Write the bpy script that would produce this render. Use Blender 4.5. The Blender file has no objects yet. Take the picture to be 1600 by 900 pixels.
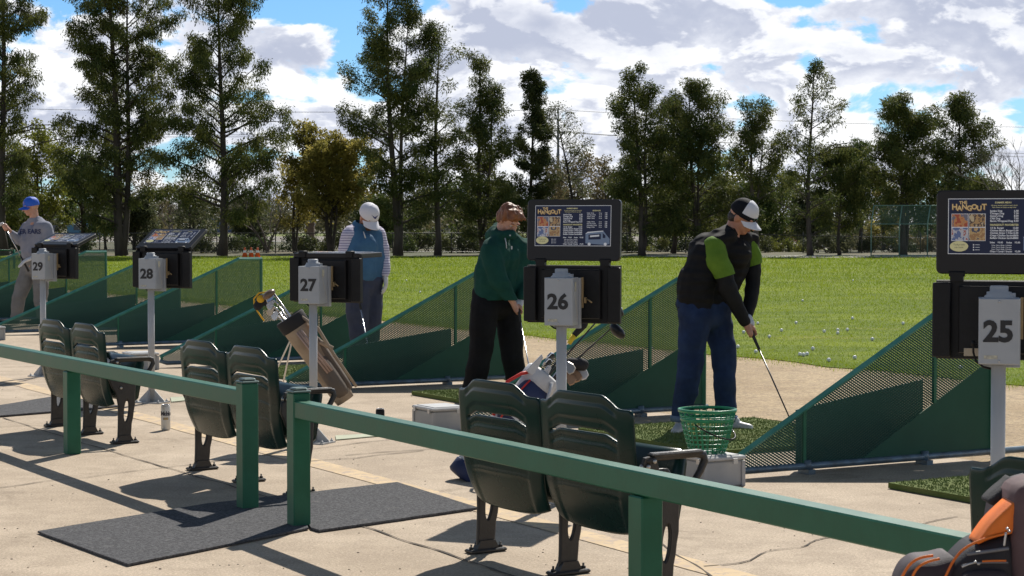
import bpy, math, random
import numpy as np
from mathutils import Vector, Matrix, noise
PI = math.pi
C = bpy.context.scene.collection
scene = bpy.context.scene

# ------------------------------------------------------------------ camera
FPX = 3000.0                       # focal length in pixels of a 1600 px wide frame
CAMH = 1.45
PITCH = math.atan(1/30.0)
cam_d = bpy.data.cameras.new('camera'); cam = bpy.data.objects.new('camera', cam_d); C.objects.link(cam)
cam.location = (0, 0, CAMH); cam.rotation_euler = (PI/2-PITCH, 0, 0)
cam_d.sensor_width = 36; cam_d.lens = FPX/1600*36
cam_d.clip_start = 0.1; cam_d.clip_end = 5000
cam_d.dof.use_dof = True; cam_d.dof.focus_distance = 12.5; cam_d.dof.aperture_fstop = 22
scene.camera = cam

# ------------------------------------------------------------------ light
SUN_EL, SUN_AZ = math.radians(45), math.radians(18)       # azimuth from +Y towards +X
sun_dir = Vector((math.sin(SUN_AZ)*math.cos(SUN_EL), math.cos(SUN_AZ)*math.cos(SUN_EL), math.sin(SUN_EL)))
sd = bpy.data.lights.new('sun', 'SUN'); sun = bpy.data.objects.new('sun', sd); C.objects.link(sun)
sd.energy = 5.0; sd.angle = math.radians(0.53); sd.color = (1.0, 0.945, 0.86)
sun.rotation_euler = (-sun_dir).to_track_quat('-Z', 'Y').to_euler()
vs = scene.view_settings
vs.view_transform = 'Standard'; vs.look = 'None'; vs.exposure = 0.20; vs.gamma = 1.0; vs.use_curve_mapping = False

def build_world():
    w = bpy.data.worlds.new('World'); scene.world = w; w.use_nodes = True
    nt = w.node_tree; nt.nodes.clear(); N = nt.nodes.new; L = nt.links.new
    def M(op, a, b=None, c=None, clamp=False):
        n = N('ShaderNodeMath'); n.operation = op; n.use_clamp = clamp
        for i, v in enumerate((a, b, c)):
            if v is None: continue
            if isinstance(v, (int, float)): n.inputs[i].default_value = v
            else: L(v, n.inputs[i])
        return n.outputs[0]
    def ramp(v, a, b, lo=0.0, hi=1.0):
        n = N('ShaderNodeMapRange'); n.interpolation_type = 'SMOOTHSTEP'
        L(v, n.inputs[0]); n.inputs[1].default_value = a; n.inputs[2].default_value = b
        n.inputs[3].default_value = lo; n.inputs[4].default_value = hi
        return n.outputs[0]
    out = N('ShaderNodeOutputWorld'); bg = N('ShaderNodeBackground'); bg.inputs[1].default_value = 0.092
    sky = N('ShaderNodeTexSky'); sky.sky_type = 'NISHITA'; sky.sun_disc = False
    sky.sun_elevation = SUN_EL; sky.sun_rotation = SUN_AZ
    sky.altitude = 50; sky.air_density = 1.0; sky.dust_density = 0.25; sky.ozone_density = 3.0
    tc = N('ShaderNodeTexCoord'); sep = N('ShaderNodeSeparateXYZ'); L(tc.outputs['Generated'], sep.inputs[0])
    X, Y, Z = sep.outputs
    el = Z
    def fbm(dz, dx=0.0, sc=17.0, det=9.0, rough=0.56, stretch=2.1, off=(0, 0, 0), dist=0.25):
        cb = N('ShaderNodeCombineXYZ')
        L(M('ADD', X, dx+off[0]), cb.inputs[0]); L(M('ADD', Y, off[1]), cb.inputs[1])
        L(M('MULTIPLY', M('ADD', Z, dz+off[2]), stretch), cb.inputs[2])
        n = N('ShaderNodeTexNoise'); n.inputs['Scale'].default_value = sc; n.inputs['Detail'].default_value = det
        n.inputs['Roughness'].default_value = rough; n.inputs['Distortion'].default_value = dist
        L(cb.outputs[0], n.inputs['Vector'])
        return n.outputs['Fac']
    def blob(px, py, rx, ry):            # a bump of the cloud field, centre and radii in thousandths of a radian
        a = M('DIVIDE', M('SUBTRACT', X, px/1000), rx/1000); b = M('DIVIDE', M('SUBTRACT', Z, py/1000), ry/1000)
        d = M('ADD', M('MULTIPLY', a, a), M('MULTIPLY', b, b))
        return M('EXPONENT', M('MULTIPLY', d, -1.0))
    def total(lst):
        t = None
        for w_, args in lst:
            v = M('MULTIPLY', blob(*args), w_)
            t = v if t is None else M('ADD', t, v)
        return t
    gaps = total([(.30, (-110, 113, 55, 11)), (.30, (-74, 84, 13, 16)), (.22, (-246, 76, 16, 8)), (.24, (-225, 116, 45, 8)),
                  (.20, (-125, 64, 50, 5)), (.17, (150, 83, 12, 9)), (.16, (122, 60, 15, 8)), (.10, (226, 80, 22, 4)),
                  (.15, (258, 46, 14, 7)), (.20, (140, 115, 30, 5)), (.12, (-255, 45, 20, 5)), (.2, (-130, 36, 25, 4))])
    fills = total([(.10, (195, 78, 40, 9)), (.08, (235, 62, 30, 8)), (.12, (40, 100, 90, 22)), (.08, (-130, 88, 36, 11)), (.06, (200, 105, 40, 14)), (.06, (0, 60, 60, 14))])
    n0 = fbm(0, stretch=1.9); n1 = fbm(0.0065, 0.003, stretch=1.9)
    n2 = fbm(0, sc=60, det=6, stretch=1.6, off=(3, 1, 2)); 
    cover = M('ADD', M('SUBTRACT', M('ADD', n0, 0.115), gaps), fills)
    cover = M('ADD', cover, M('MULTIPLY', M('SUBTRACT', n2, 0.5), 0.10))
    hi_fade = ramp(el, 0.13, 0.36, 0.0, 0.30)           # broken clouds thin out overhead
    cover = M('SUBTRACT', cover, hi_fade)
    mask = ramp(cover, 0.48, 0.55)
    lit = ramp(M('SUBTRACT', n0, n1), -0.045, 0.05)     # side towards the sun of each heap
    big = fbm(0.0, sc=9, det=4, stretch=2.6, off=(7, 2, 0.4))
    greys = total([(.38, (20, 104, 75, 15)), (.25, (-115, 86, 24, 6)), (.22, (165, 88, 40, 9)), (.18, (220, 108, 30, 8)), (.16, (100, 60, 40, 8)), (.15, (-240, 92, 40, 8)), (.22, (-170, 70, 30, 10))])
    shade = M('ADD', M('SUBTRACT', M('ADD', M('MULTIPLY', lit, 0.42), M('MULTIPLY', big, 0.75)), greys), M('MULTIPLY', M('SUBTRACT', n2, 0.5), 0.6))
    edge = ramp(cover, 0.475, 0.72, 0.30, 0.0)
    shade = ramp(M('ADD', shade, edge), 0.20, 0.95)
    cc = N('ShaderNodeValToRGB'); L(shade, cc.inputs[0])
    e = cc.color_ramp.elements; e[0].position = 0.0; e[0].color = (5.0, 5.45, 6.8, 1); e[1].position = 1.0; e[1].color = (10.3, 10.4, 10.6, 1)
    m = cc.color_ramp.elements.new(0.5); m.color = (7.6, 7.9, 8.8, 1)
    tint = N('ShaderNodeMix'); tint.data_type = 'RGBA'; tint.blend_type = 'MULTIPLY'; tint.inputs[0].default_value = 1
    L(sky.outputs[0], tint.inputs[6]); tc2 = N('ShaderNodeValToRGB'); L(ramp(el, 0.12, 0.5), tc2.inputs[0]); tc2.color_ramp.elements[0].color = (0.50, 0.78, 1.10, 1); tc2.color_ramp.elements[1].color = (1.0, 0.86, 0.70, 1); L(tc2.outputs[0], tint.inputs[7])
    mx = N('ShaderNodeMix'); mx.data_type = 'RGBA'; L(mask, mx.inputs[0]); L(tint.outputs[2], mx.inputs[6]); L(cc.outputs[0], mx.inputs[7])
    L(mx.outputs[2], bg.inputs[0]); L(bg.outputs[0], out.inputs[0])
build_world()

# ------------------------------------------------------------------ placing
FWD = Vector((0, math.cos(PITCH), -math.sin(PITCH))); UPV = Vector((0, math.sin(PITCH), math.cos(PITCH)))
def ray(px, py): return FWD + Vector(((px-800)/FPX, 0, 0)) + UPV*((450-py)/FPX)
def G(px, py, z=0.0):                     # ground point seen at a pixel of the 1600x900 photograph
    r = ray(px, py); return Vector((0, 0, CAMH)) + r*((z-CAMH)/r.z)
def P(px, py, Y):                         # point at distance Y
    r = ray(px, py); return Vector((0, 0, CAMH)) + r*(Y/r.y)
UDIR = Vector((-1700, 3000, 0)).normalized()          # along the row of tees
VDIR = Vector((UDIR.y, -UDIR.x, 0))                   # towards the range
ROW = math.atan2(VDIR.y, VDIR.x)
def rnd(a, b): return random.uniform(a, b)

# ------------------------------------------------------------------ materials
_mats = {}
def mat(name, col, rough=0.6, metal=0.0, col2=None, scale=8.0, detail=5.0, bump=0.0, bscale=None, spec=0.5, thr=(0.35, 0.65), coat=0.0, trans=0.0, stretch=None, spots=None):
    if name in _mats: return _mats[name]
    m = bpy.data.materials.new(name); m.use_nodes = True; nt = m.node_tree; N = nt.nodes.new; L = nt.links.new
    b = nt.nodes['Principled BSDF']; b.inputs['Base Color'].default_value = (*col, 1); b.inputs['Roughness'].default_value = rough
    b.inputs['Metallic'].default_value = metal; b.inputs['Specular IOR Level'].default_value = spec; b.inputs['Coat Weight'].default_value = coat
    tc = N('ShaderNodeTexCoord'); vec = tc.outputs['Object']
    if stretch:
        mp = N('ShaderNodeMapping'); mp.inputs['Scale'].default_value = stretch; L(vec, mp.inputs[0]); vec = mp.outputs[0]
    src = None
    if col2 is not None:
        n = N('ShaderNodeTexNoise'); n.inputs['Scale'].default_value = scale; n.inputs['Detail'].default_value = detail; n.inputs['Roughness'].default_value = 0.6
        L(vec, n.inputs['Vector'])
        r = N('ShaderNodeMapRange'); r.interpolation_type = 'SMOOTHSTEP'; L(n.outputs['Fac'], r.inputs[0]); r.inputs[1].default_value = thr[0]; r.inputs[2].default_value = thr[1]
        mx = N('ShaderNodeMix'); mx.data_type = 'RGBA'; L(r.outputs[0], mx.inputs[0]); mx.inputs[6].default_value = (*col, 1); mx.inputs[7].default_value = (*col2, 1)
        src = mx.outputs[2]
        L(src, b.inputs['Base Color'])
        rr = N('ShaderNodeMapRange'); L(n.outputs['Fac'], rr.inputs[0]); rr.inputs[3].default_value = max(0.02, rough-0.08); rr.inputs[4].default_value = min(1, rough+0.1); L(rr.outputs[0], b.inputs['Roughness'])
    if spots:                              # (colour, scale, threshold): scuffs and chips
        n = N('ShaderNodeTexNoise'); n.inputs['Scale'].default_value = spots[1]; n.inputs['Detail'].default_value = 8; n.inputs['Roughness'].default_value = 0.7; L(tc.outputs['Object'], n.inputs['Vector'])
        r = N('ShaderNodeMapRange'); L(n.outputs['Fac'], r.inputs[0]); r.inputs[1].default_value = spots[2]; r.inputs[2].default_value = spots[2]+0.03
        mx = N('ShaderNodeMix'); mx.data_type = 'RGBA'; L(r.outputs[0], mx.inputs[0])
        if src: L(src, mx.inputs[6])
        else: mx.inputs[6].default_value = (*col, 1)
        mx.inputs[7].default_value = (*spots[0], 1); L(mx.outputs[2], b.inputs['Base Color']); src = mx.outputs[2]
    if bump:
        n2 = N('ShaderNodeTexNoise'); n2.inputs['Scale'].default_value = bscale or scale*4; n2.inputs['Detail'].default_value = 4; L(vec, n2.inputs['Vector'])
        bp = N('ShaderNodeBump'); bp.inputs['Strength'].default_value = bump; bp.inputs['Distance'].default_value = 0.01; L(n2.outputs['Fac'], bp.inputs['Height']); L(bp.outputs[0], b.inputs['Normal'])
    if trans:
        t = N('ShaderNodeBsdfTranslucent'); ms = N('ShaderNodeMixShader'); ms.inputs[0].default_value = trans
        if src: L(src, t.inputs[0])
        else: t.inputs[0].default_value = (*col, 1)
        L(b.outputs[0], ms.inputs[1]); L(t.outputs[0], ms.inputs[2]); L(ms.outputs[0], nt.nodes['Material Output'].inputs[0])
    _mats[name] = m; return m

# ------------------------------------------------------------------ mesh building
class MB:
    def __init__(s): s.v = []; s.f = []; s.m = []; s.n = 0; s.sm = []
    def add(s, verts, faces, mi=0, smooth=False, X=None):
        o = s.n
        for p in verts:
            p = Vector(p)
            if X is not None: p = X @ p
            s.v.append(tuple(p))
        s.n += len(verts)
        for f in faces: s.f.append(tuple(i+o for i in f)); s.m.append(mi); s.sm.append(smooth)
    def box(s, c, d, X=None, mi=0, bev=0.0, taper=(1, 1)):
        x, y, z = d[0]/2, d[1]/2, d[2]/2
        if bev <= 0:
            vs_ = [(c[0]+i*x*(taper[0] if k > 0 else 1), c[1]+j*y*(taper[1] if k > 0 else 1), c[2]+k*z) for k in (-1, 1) for j in (-1, 1) for i in (-1, 1)]
            s.add(vs_, [(0, 2, 3, 1), (4, 5, 7, 6), (0, 1, 5, 4), (2, 6, 7, 3), (0, 4, 6, 2), (1, 3, 7, 5)], mi, False, X); return
        b = min(bev, x*.9, y*.9, z*.9); pts = []; 
        for k in (-1, 1):
            for (dz, ins) in (((z, b), (z-b, 0)) if k > 0 else ((z-b, 0), (z, b))):
                ring = []
                for (i, j) in ((-1, -1), (1, -1), (1, 1), (-1, 1)):
                    a1 = (c[0]+i*(x-ins), c[1]+j*(y-ins-b), c[2]+k*dz); a2 = (c[0]+i*(x-ins-b), c[1]+j*(y-ins), c[2]+k*dz)
                    ring += [a1, a2] if i*j < 0 else [a2, a1]
                pts.append((k*dz, ring))
        pts.sort(key=lambda q: q[0])
        allv = [p for _, r in pts for p in r]; F = []
        n = 8
        # ring order fix: sort by angle
        rs = []
        for _, r in pts:
            r2 = sorted(r, key=lambda p: math.atan2((p[1]-c[1])/y, (p[0]-c[0])/x)); rs.append(r2)
        allv = [p for r in rs for p in r]
        for a in range(len(rs)-1):
            for q in range(n): F.append((a*n+q, a*n+(q+1) % n, (a+1)*n+(q+1) % n, (a+1)*n+q))
        F.append(tuple(range(n-1, -1, -1))); F.append(tuple(range((len(rs)-1)*n, len(rs)*n)))
        s.add(allv, F, mi, False, X)
    def tube(s, pts, r, n=8, mi=0, X=None, cap=True, smooth=True, closed=False):
        pts = [Vector(p) for p in pts]; k = len(pts); rr = r if isinstance(r, (list, tuple)) else [r]*k
        V = []; F = []; prev = None
        for i, p in enumerate(pts):
            if closed: t = pts[(i+1) % k]-pts[i-1]
            else: t = pts[min(i+1, k-1)]-pts[max(i-1, 0)]
            if t.length < 1e-9: t = Vector((0, 0, 1))
            t.normalize()
            if prev is None:
                a = Vector((0, 0, 1)) if abs(t.z) < .9 else Vector((1, 0, 0)); u = t.cross(a).normalized()
            else:
                u = prev - t*prev.dot(t)
                u = u.normalized() if u.length > 1e-6 else t.orthogonal().normalized()
            prev = u; w = t.cross(u)
            for q in range(n):
                an = 2*PI*q/n; V.append(p+(u*math.cos(an)+w*math.sin(an))*rr[i])
        for i in range(k if closed else k-1):
            j = (i+1) % k
            for q in range(n): F.append((i*n+q, i*n+(q+1) % n, j*n+(q+1) % n, j*n+q))
        if cap and not closed: F.append(tuple(range(n-1, -1, -1))); F.append(tuple(range((k-1)*n, k*n)))
        s.add(V, F, mi, smooth, X)
    def lathe(s, prof, n=24, X=None, mi=0, cap=True, smooth=True):
        V = []; F = []
        for r, z in prof:
            for q in range(n): V.append((r*math.cos(2*PI*q/n), r*math.sin(2*PI*q/n), z))
        k = len(prof)
        for i in range(k-1):
            for q in range(n): F.append((i*n+q, i*n+(q+1) % n, (i+1)*n+(q+1) % n, (i+1)*n+q))
        if cap: F.append(tuple(range(n-1, -1, -1))); F.append(tuple(range((k-1)*n, k*n)))
        s.add(V, F, mi, smooth, X)
    def ell(s, c, r, R=None, n=16, mi=0, m=10, X=None):
        V = []; F = []
        M_ = R or Matrix.Identity(3)
        for i in range(m+1):
            th = PI*i/m
            for q in range(n):
                ph = 2*PI*q/n
                V.append(Vector(c)+M_ @ Vector((r[0]*math.sin(th)*math.cos(ph), r[1]*math.sin(th)*math.sin(ph), r[2]*math.cos(th))))
        for i in range(m):
            for q in range(n): F.append((i*n+q, (i+1)*n+q, (i+1)*n+(q+1) % n, i*n+(q+1) % n))
        s.add(V, F, mi, True, X)
    def cap_(s, a, b, ra, rb, n=12):               # closed tapered capsule for remeshing
        a = Vector(a); b = Vector(b); t = b-a; L_ = t.length
        if L_ < 1e-6: s.ell(a, (ra, ra, ra)); return
        t.normalize(); pts = []; rr = []
        for q in range(5):
            an = -PI/2+q*PI/8; pts.append(a+t*ra*math.sin(an)); rr.append(max(ra*math.cos(an), 1e-4))
        pts.append(a); rr.append(ra); pts.append(b); rr.append(rb)
        for q in range(1, 5):
            an = q*PI/8; pts.append(b+t*rb*math.sin(an)); rr.append(max(rb*math.cos(an), 1e-4))
        s.tube(pts, rr, n)
    def prism(s, poly, th, X=None, mi=0, bev=0.0, smooth=False):      # polygon in local XZ, thickness along Y (centred)
        n = len(poly); cx = sum(p[0] for p in poly)/n; cz = sum(p[1] for p in poly)/n
        def off(d):
            out = []
            for i in range(n):
                a = Vector(poly[i-1]); p = Vector(poly[i]); b = Vector(poly[(i+1) % n])
                e1 = (p-a); e2 = (b-p)
                n1 = Vector((e1.y, -e1.x)); n2 = Vector((e2.y, -e2.x))
                if n1.length > 0: n1.normalize()
                if n2.length > 0: n2.normalize()
                nn = n1+n2
                nn = nn.normalized() if nn.length > 1e-6 else n1
                out.append(p-nn*d*sgn)
            return out
        area = sum(poly[i-1][0]*poly[i][1]-poly[i][0]*poly[i-1][1] for i in range(n)); sgn = 1 if area > 0 else -1
        rings = [(-th/2, bev), (-th/2+bev, 0), (th/2-bev, 0), (th/2, bev)] if bev > 0 else [(-th/2, 0), (th/2, 0)]
        V = []; F = []
        for y, d in rings:
            for p in (off(d) if d else [Vector(q) for q in poly]): V.append((p[0], y, p[1]))
        k = len(rings)
        for i in range(k-1):
            for q in range(n):
                f = (i*n+q, i*n+(q+1) % n, (i+1)*n+(q+1) % n, (i+1)*n+q); F.append(f if sgn > 0 else f[::-1])
        a = tuple(range(n)); b = tuple(range((k-1)*n, k*n))
        F.append(a[::-1] if sgn > 0 else a); F.append(b if sgn > 0 else b[::-1])
        s.add(V, F, mi, smooth, X)
    def prism_hole(s, outer, inner, th, X=None, mi=0):   # same count of points in both loops
        n = len(outer); V = []
        for y in (-th/2, th/2):
            V += [(p[0], y, p[1]) for p in outer]; V += [(p[0], y, p[1]) for p in inner]
        F = []
        for q in range(n):
            r = (q+1) % n
            F += [(q, r, n+r, n+q), (2*n+q, 3*n+q, 3*n+r, 2*n+r), (q, 2*n+q, 2*n+r, r), (n+q, n+r, 3*n+r, 3*n+q)]
        s.add(V, F, mi, False, X)
    def text(s, txt, size, X, mi=0, bold=0.0, align='CENTER', ext=0.0):
        cu = bpy.data.curves.new('t', 'FONT'); cu.body = txt; cu.size = size; cu.align_x = align; cu.align_y = 'CENTER'; cu.offset = bold; cu.resolution_u = 3; cu.extrude = ext
        o = bpy.data.objects.new('t', cu); C.objects.link(o)
        dg = bpy.context.evaluated_depsgraph_get(); me = bpy.data.meshes.new_from_object(o.evaluated_get(dg))
        s.add([v.co.copy() for v in me.vertices], [tuple(p.vertices) for p in me.polygons], mi, False, X)
        bpy.data.objects.remove(o); bpy.data.curves.remove(cu); bpy.data.meshes.remove(me)
    def mesh(s, name):
        me = bpy.data.meshes.new(name); me.from_pydata(s.v, [], s.f); me.polygons.foreach_set('material_index', s.m); me.polygons.foreach_set('use_smooth', s.sm); me.update(); return me
    def build(s, name, m, parent=None, loc=None, fix=False):
        me = s.mesh(name)
        if fix:
            import bmesh
            bm = bmesh.new(); bm.from_mesh(me); bmesh.ops.recalc_face_normals(bm, faces=bm.faces); bm.to_mesh(me); bm.free()
        for q in (m if isinstance(m, (list, tuple)) else [m]): me.materials.append(q)
        o = bpy.data.objects.new(name, me); C.objects.link(o)
        if parent: o.parent = parent
        if loc is not None: o.location = loc
        return o
def npmesh(name, V, F, m, parent=None, smooth=False, k=4, attr=None):
    V = np.asarray(V, dtype=np.float32).reshape(-1, 3); F = np.asarray(F, dtype=np.int32).reshape(-1, k)
    me = bpy.data.meshes.new(name); me.vertices.add(len(V)); me.vertices.foreach_set('co', V.ravel())
    me.loops.add(F.size); me.loops.foreach_set('vertex_index', F.ravel()); me.polygons.add(len(F))
    me.polygons.foreach_set('loop_start', np.arange(0, F.size, k, dtype=np.int32)); me.polygons.foreach_set('loop_total', np.full(len(F), k, dtype=np.int32))
    if smooth: me.polygons.foreach_set('use_smooth', np.ones(len(F), dtype=bool))
    if attr is not None:
        a = me.attributes.new('tint', 'FLOAT', 'FACE'); a.data.foreach_set('value', np.asarray(attr, dtype=np.float32))
    me.update(calc_edges=True)
    for q in (m if isinstance(m, (list, tuple)) else [m]): me.materials.append(q)
    o = bpy.data.objects.new(name, me); C.objects.link(o)
    if parent: o.parent = parent
    return o
def tag(o, label=None, cat=None, group=None, kind=None):
    if label: o['label'] = label
    if cat: o['category'] = cat
    if group: o['group'] = group
    if kind: o['kind'] = kind
    return o
def thing(name, label, cat, loc=(0, 0, 0), rz=0.0, group=None):
    o = bpy.data.objects.new(name, None); C.objects.link(o); o.location = loc; o.rotation_euler = (0, 0, rz); o.empty_display_size = 0.1
    return tag(o, label, cat, group)
def remesh(mb, voxel, smooth=2, disp=None, decimate=None):
    me = mb.mesh('tmp'); o = bpy.data.objects.new('tmp', me); C.objects.link(o)
    r = o.modifiers.new('r', 'REMESH'); r.mode = 'VOXEL'; r.voxel_size = voxel
    s_ = o.modifiers.new('s', 'SMOOTH'); s_.factor = 0.5; s_.iterations = smooth
    dg = bpy.context.evaluated_depsgraph_get(); me2 = bpy.data.meshes.new_from_object(o.evaluated_get(dg))
    bpy.data.objects.remove(o); bpy.data.meshes.remove(me)
    n = len(me2.vertices); co = np.empty(n*3, dtype=np.float32); me2.vertices.foreach_get('co', co)
    if disp:
        no = np.empty(n*3, dtype=np.float32); me2.vertices.foreach_get('normal', no); co = co.reshape(-1, 3); no = no.reshape(-1, 3)
        amt, fx, fy, fz = disp
        d = np.array([noise.noise(Vector((c[0]*fx, c[1]*fy, c[2]*fz)))*.65+noise.noise(Vector((c[0]*fx*2.3+5, c[1]*fy*2.3, c[2]*fz*2.3)))*.35 for c in co], dtype=np.float32)
        co = (co+no*(d*amt)[:, None]).ravel(); me2.vertices.foreach_set('co', co)
    me2.polygons.foreach_set('use_smooth', np.ones(len(me2.polygons), dtype=bool)); me2.materials.clear(); me2.update()
    return me2
def put(name, me, m, parent=None):
    me.name = name
    for q in (m if isinstance(m, (list, tuple)) else [m]): me.materials.append(q)
    o = bpy.data.objects.new(name, me); C.objects.link(o)
    if parent: o.parent = parent
    return o
random.seed(7); rng = np.random.default_rng(7)
# ------------------------------------------------------------------ ground materials
def node_mat(name):
    m = bpy.data.materials.new(name); m.use_nodes = True; nt = m.node_tree
    return m, nt, nt.nodes.new, nt.links.new, nt.nodes['Principled BSDF']
def nz(N, L, vec, sc, det=5, rough=0.6, dist=0.0):
    n = N('ShaderNodeTexNoise'); n.inputs['Scale'].default_value = sc; n.inputs['Detail'].default_value = det; n.inputs['Roughness'].default_value = rough; n.inputs['Distortion'].default_value = dist
    L(vec, n.inputs['Vector']); return n.outputs['Fac']
def mr(N, L, v, a, b, lo=0.0, hi=1.0):
    n = N('ShaderNodeMapRange'); n.interpolation_type = 'SMOOTHSTEP'; L(v, n.inputs[0]); n.inputs[1].default_value = a; n.inputs[2].default_value = b; n.inputs[3].default_value = lo; n.inputs[4].default_value = hi
    return n.outputs[0]
def mixc(N, L, f, a, b, mode='MIX'):
    n = N('ShaderNodeMix'); n.data_type = 'RGBA'; n.blend_type = mode
    if isinstance(f, (int, float)): n.inputs[0].default_value = f
    else: L(f, n.inputs[0])
    for i, c in ((6, a), (7, b)):
        if isinstance(c, tuple): n.inputs[i].default_value = (*c, 1)
        else: L(c, n.inputs[i])
    return n.outputs[2]
def bumpn(N, L, b, h, st, dist=0.01):
    n = N('ShaderNodeBump'); n.inputs['Strength'].default_value = st; n.inputs['Distance'].default_value = dist; L(h, n.inputs['Height']); L(n.outputs[0], b.inputs['Normal'])
def concrete_mat():
    m, nt, N, L, b = node_mat('concrete'); vec = N('ShaderNodeTexCoord').outputs['Object']
    big = mr(N, L, nz(N, L, vec, 0.7, 6, .62), .35, .66); mid = mr(N, L, nz(N, L, vec, 3.2, 6, .7), .38, .64)
    fine0 = nz(N, L, vec, 85, 5, .85); fine = mr(N, L, fine0, .34, .66); spk = mr(N, L, nz(N, L, vec, 46, 3, .6), .58, .68); pit = mr(N, L, nz(N, L, vec, 48, 2, .5), .70, .78)
    stain = mr(N, L, nz(N, L, vec, 1.3, 9, .75, .6), .53, .70)
    c = mixc(N, L, big, (.41, .322, .228), (.505, .405, .295)); c = mixc(N, L, mr(N, L, mid, 0, 1, 0, .55), c, (.33, .255, .178))
    c = mixc(N, L, mr(N, L, stain, 0, 1, 0, .7), c, (.25, .19, .125)); c = mixc(N, L, mr(N, L, spk, 0, 1, 0, .4), c, (.60, .50, .38)); c = mixc(N, L, pit, c, (.16, .125, .1))
    c = mixc(N, L, 1.0, c, mixc(N, L, fine, (.68, .68, .68), (1.28, 1.28, 1.28)), 'MULTIPLY')
    L(c, b.inputs['Base Color']); b.inputs['Roughness'].default_value = .85; bumpn(N, L, b, fine, .35, .004); return m
def dirt_mat():
    m, nt, N, L, b = node_mat('dirt'); vec = N('ShaderNodeTexCoord').outputs['Object']
    big = mr(N, L, nz(N, L, vec, .8, 6, .65), .38, .62); mid = nz(N, L, vec, 7, 7, .75); fine = mr(N, L, nz(N, L, vec, 40, 5, .8), .34, .66)
    clod = mr(N, L, nz(N, L, vec, 28, 4, .7), .60, .68); grass = mr(N, L, nz(N, L, vec, 2.2, 7, .75), .60, .68)
    c = mixc(N, L, big, (.36, .26, .145), (.47, .355, .21)); c = mixc(N, L, mr(N, L, mid, .4, .66, 0, .6), c, (.32, .235, .155))
    c = mixc(N, L, mr(N, L, clod, 0, 1, 0, .6), c, (.22, .16, .10)); c = mixc(N, L, mr(N, L, grass, 0, 1, 0, .35), c, (.20, .19, .06))
    c = mixc(N, L, 1.0, c, mixc(N, L, fine, (.6, .6, .6), (1.3, 1.3, 1.3)), 'MULTIPLY')
    L(c, b.inputs['Base Color']); b.inputs['Roughness'].default_value = .95; bumpn(N, L, b, mid, .8, .03); return m
def field_mat():
    m, nt, N, L, b = node_mat('field_grass'); vec = N('ShaderNodeTexCoord').outputs['Object']
    mp = N('ShaderNodeMapping'); mp.inputs['Scale'].default_value = (.35, 1.0, 1); mp.inputs['Rotation'].default_value = (0, 0, .15); L(vec, mp.inputs[0]); v2 = mp.outputs[0]
    big = mr(N, L, nz(N, L, v2, .16, 6, .65), .36, .64); mid = mr(N, L, nz(N, L, v2, 1.1, 6, .7), .40, .62); sm = nz(N, L, vec, 9, 5, .75); fine = nz(N, L, vec, 45, 3, .7)
    dry = mr(N, L, nz(N, L, v2, .5, 7, .72), .55, .68); daisy = mr(N, L, nz(N, L, vec, 26, 2, .5), .77, .80)
    c = mixc(N, L, big, (.170, .235, .010), (.265, .325, .016)); c = mixc(N, L, mr(N, L, mid, 0, 1, 0, .6), c, (.105, .165, .008))
    c = mixc(N, L, mr(N, L, dry, 0, 1, 0, .5), c, (.36, .33, .07)); c = mixc(N, L, mr(N, L, sm, .3, .7), mixc(N, L, .55, c, (.05, .09, .01)), c)
    c = mixc(N, L, 1.0, c, mixc(N, L, fine, (.6, .6, .6), (1.35, 1.35, 1.2)), 'MULTIPLY'); c = mixc(N, L, mr(N, L, daisy, 0, 1, 0, .6), c, (.6, .6, .5))
    L(c, b.inputs['Base Color']); b.inputs['Roughness'].default_value = .9; b.inputs['Specular IOR Level'].default_value = .15; bumpn(N, L, b, sm, 1.0, .06); return m
def carpet_mat():
    m, nt, N, L, b = node_mat('grey_carpet'); vec = N('ShaderNodeTexCoord').outputs['Object']
    f = nz(N, L, vec, 70, 5, .85); d = mr(N, L, nz(N, L, vec, 9, 8, .75), .55, .75); w = mr(N, L, nz(N, L, vec, 30, 6, .7), .70, .76)
    c = mixc(N, L, mr(N, L, f, .35, .7), (.055, .055, .058), (.17, .17, .175)); c = mixc(N, L, mr(N, L, d, 0, 1, 0, .5), c, (.24, .22, .20)); c = mixc(N, L, mr(N, L, w, 0, 1, 0, .7), c, (.36, .33, .29))
    L(c, b.inputs['Base Color']); b.inputs['Roughness'].default_value = 1; b.inputs['Specular IOR Level'].default_value = .1; bumpn(N, L, b, f, .8, .006); return m
m_conc = concrete_mat(); m_dirt = dirt_mat(); m_field = field_mat(); m_carpet = carpet_mat()
m_stripe = mat('old_yellow_paint', (.50, .37, .22), .85, col2=(.62, .47, .28), scale=5, thr=(.3, .7), spots=((.44, .34, .25), 14, .52))
m_joint = mat('joint', (.085, .068, .05), .95)

def sheet(name, pts, m, z=0.0):
    mb = MB(); mb.add([(p[0], p[1], z) for p in pts], [tuple(range(len(pts)))]); o = mb.build(name, m); tag(o, kind='structure'); return o
def row_pt(p, s, t): return Vector((p[0], p[1], 0))+UDIR*s+VDIR*t
# concrete apron of the tees ends along the row line through the far ends of the dividers; dirt, then grass
E0 = G(1552, 727); E1 = G(1240, 567)
sheet('concrete_pavement', [row_pt(E0, -14, -16), row_pt(E0, -14, .06), row_pt(E0, 70, .06), row_pt(E0, 70, -30)], m_conc, 0)
sheet('ground', [(-1500, -300), (1500, -300), (1500, 86.5), (-1500, 86.5)], m_dirt, -.012)
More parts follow.
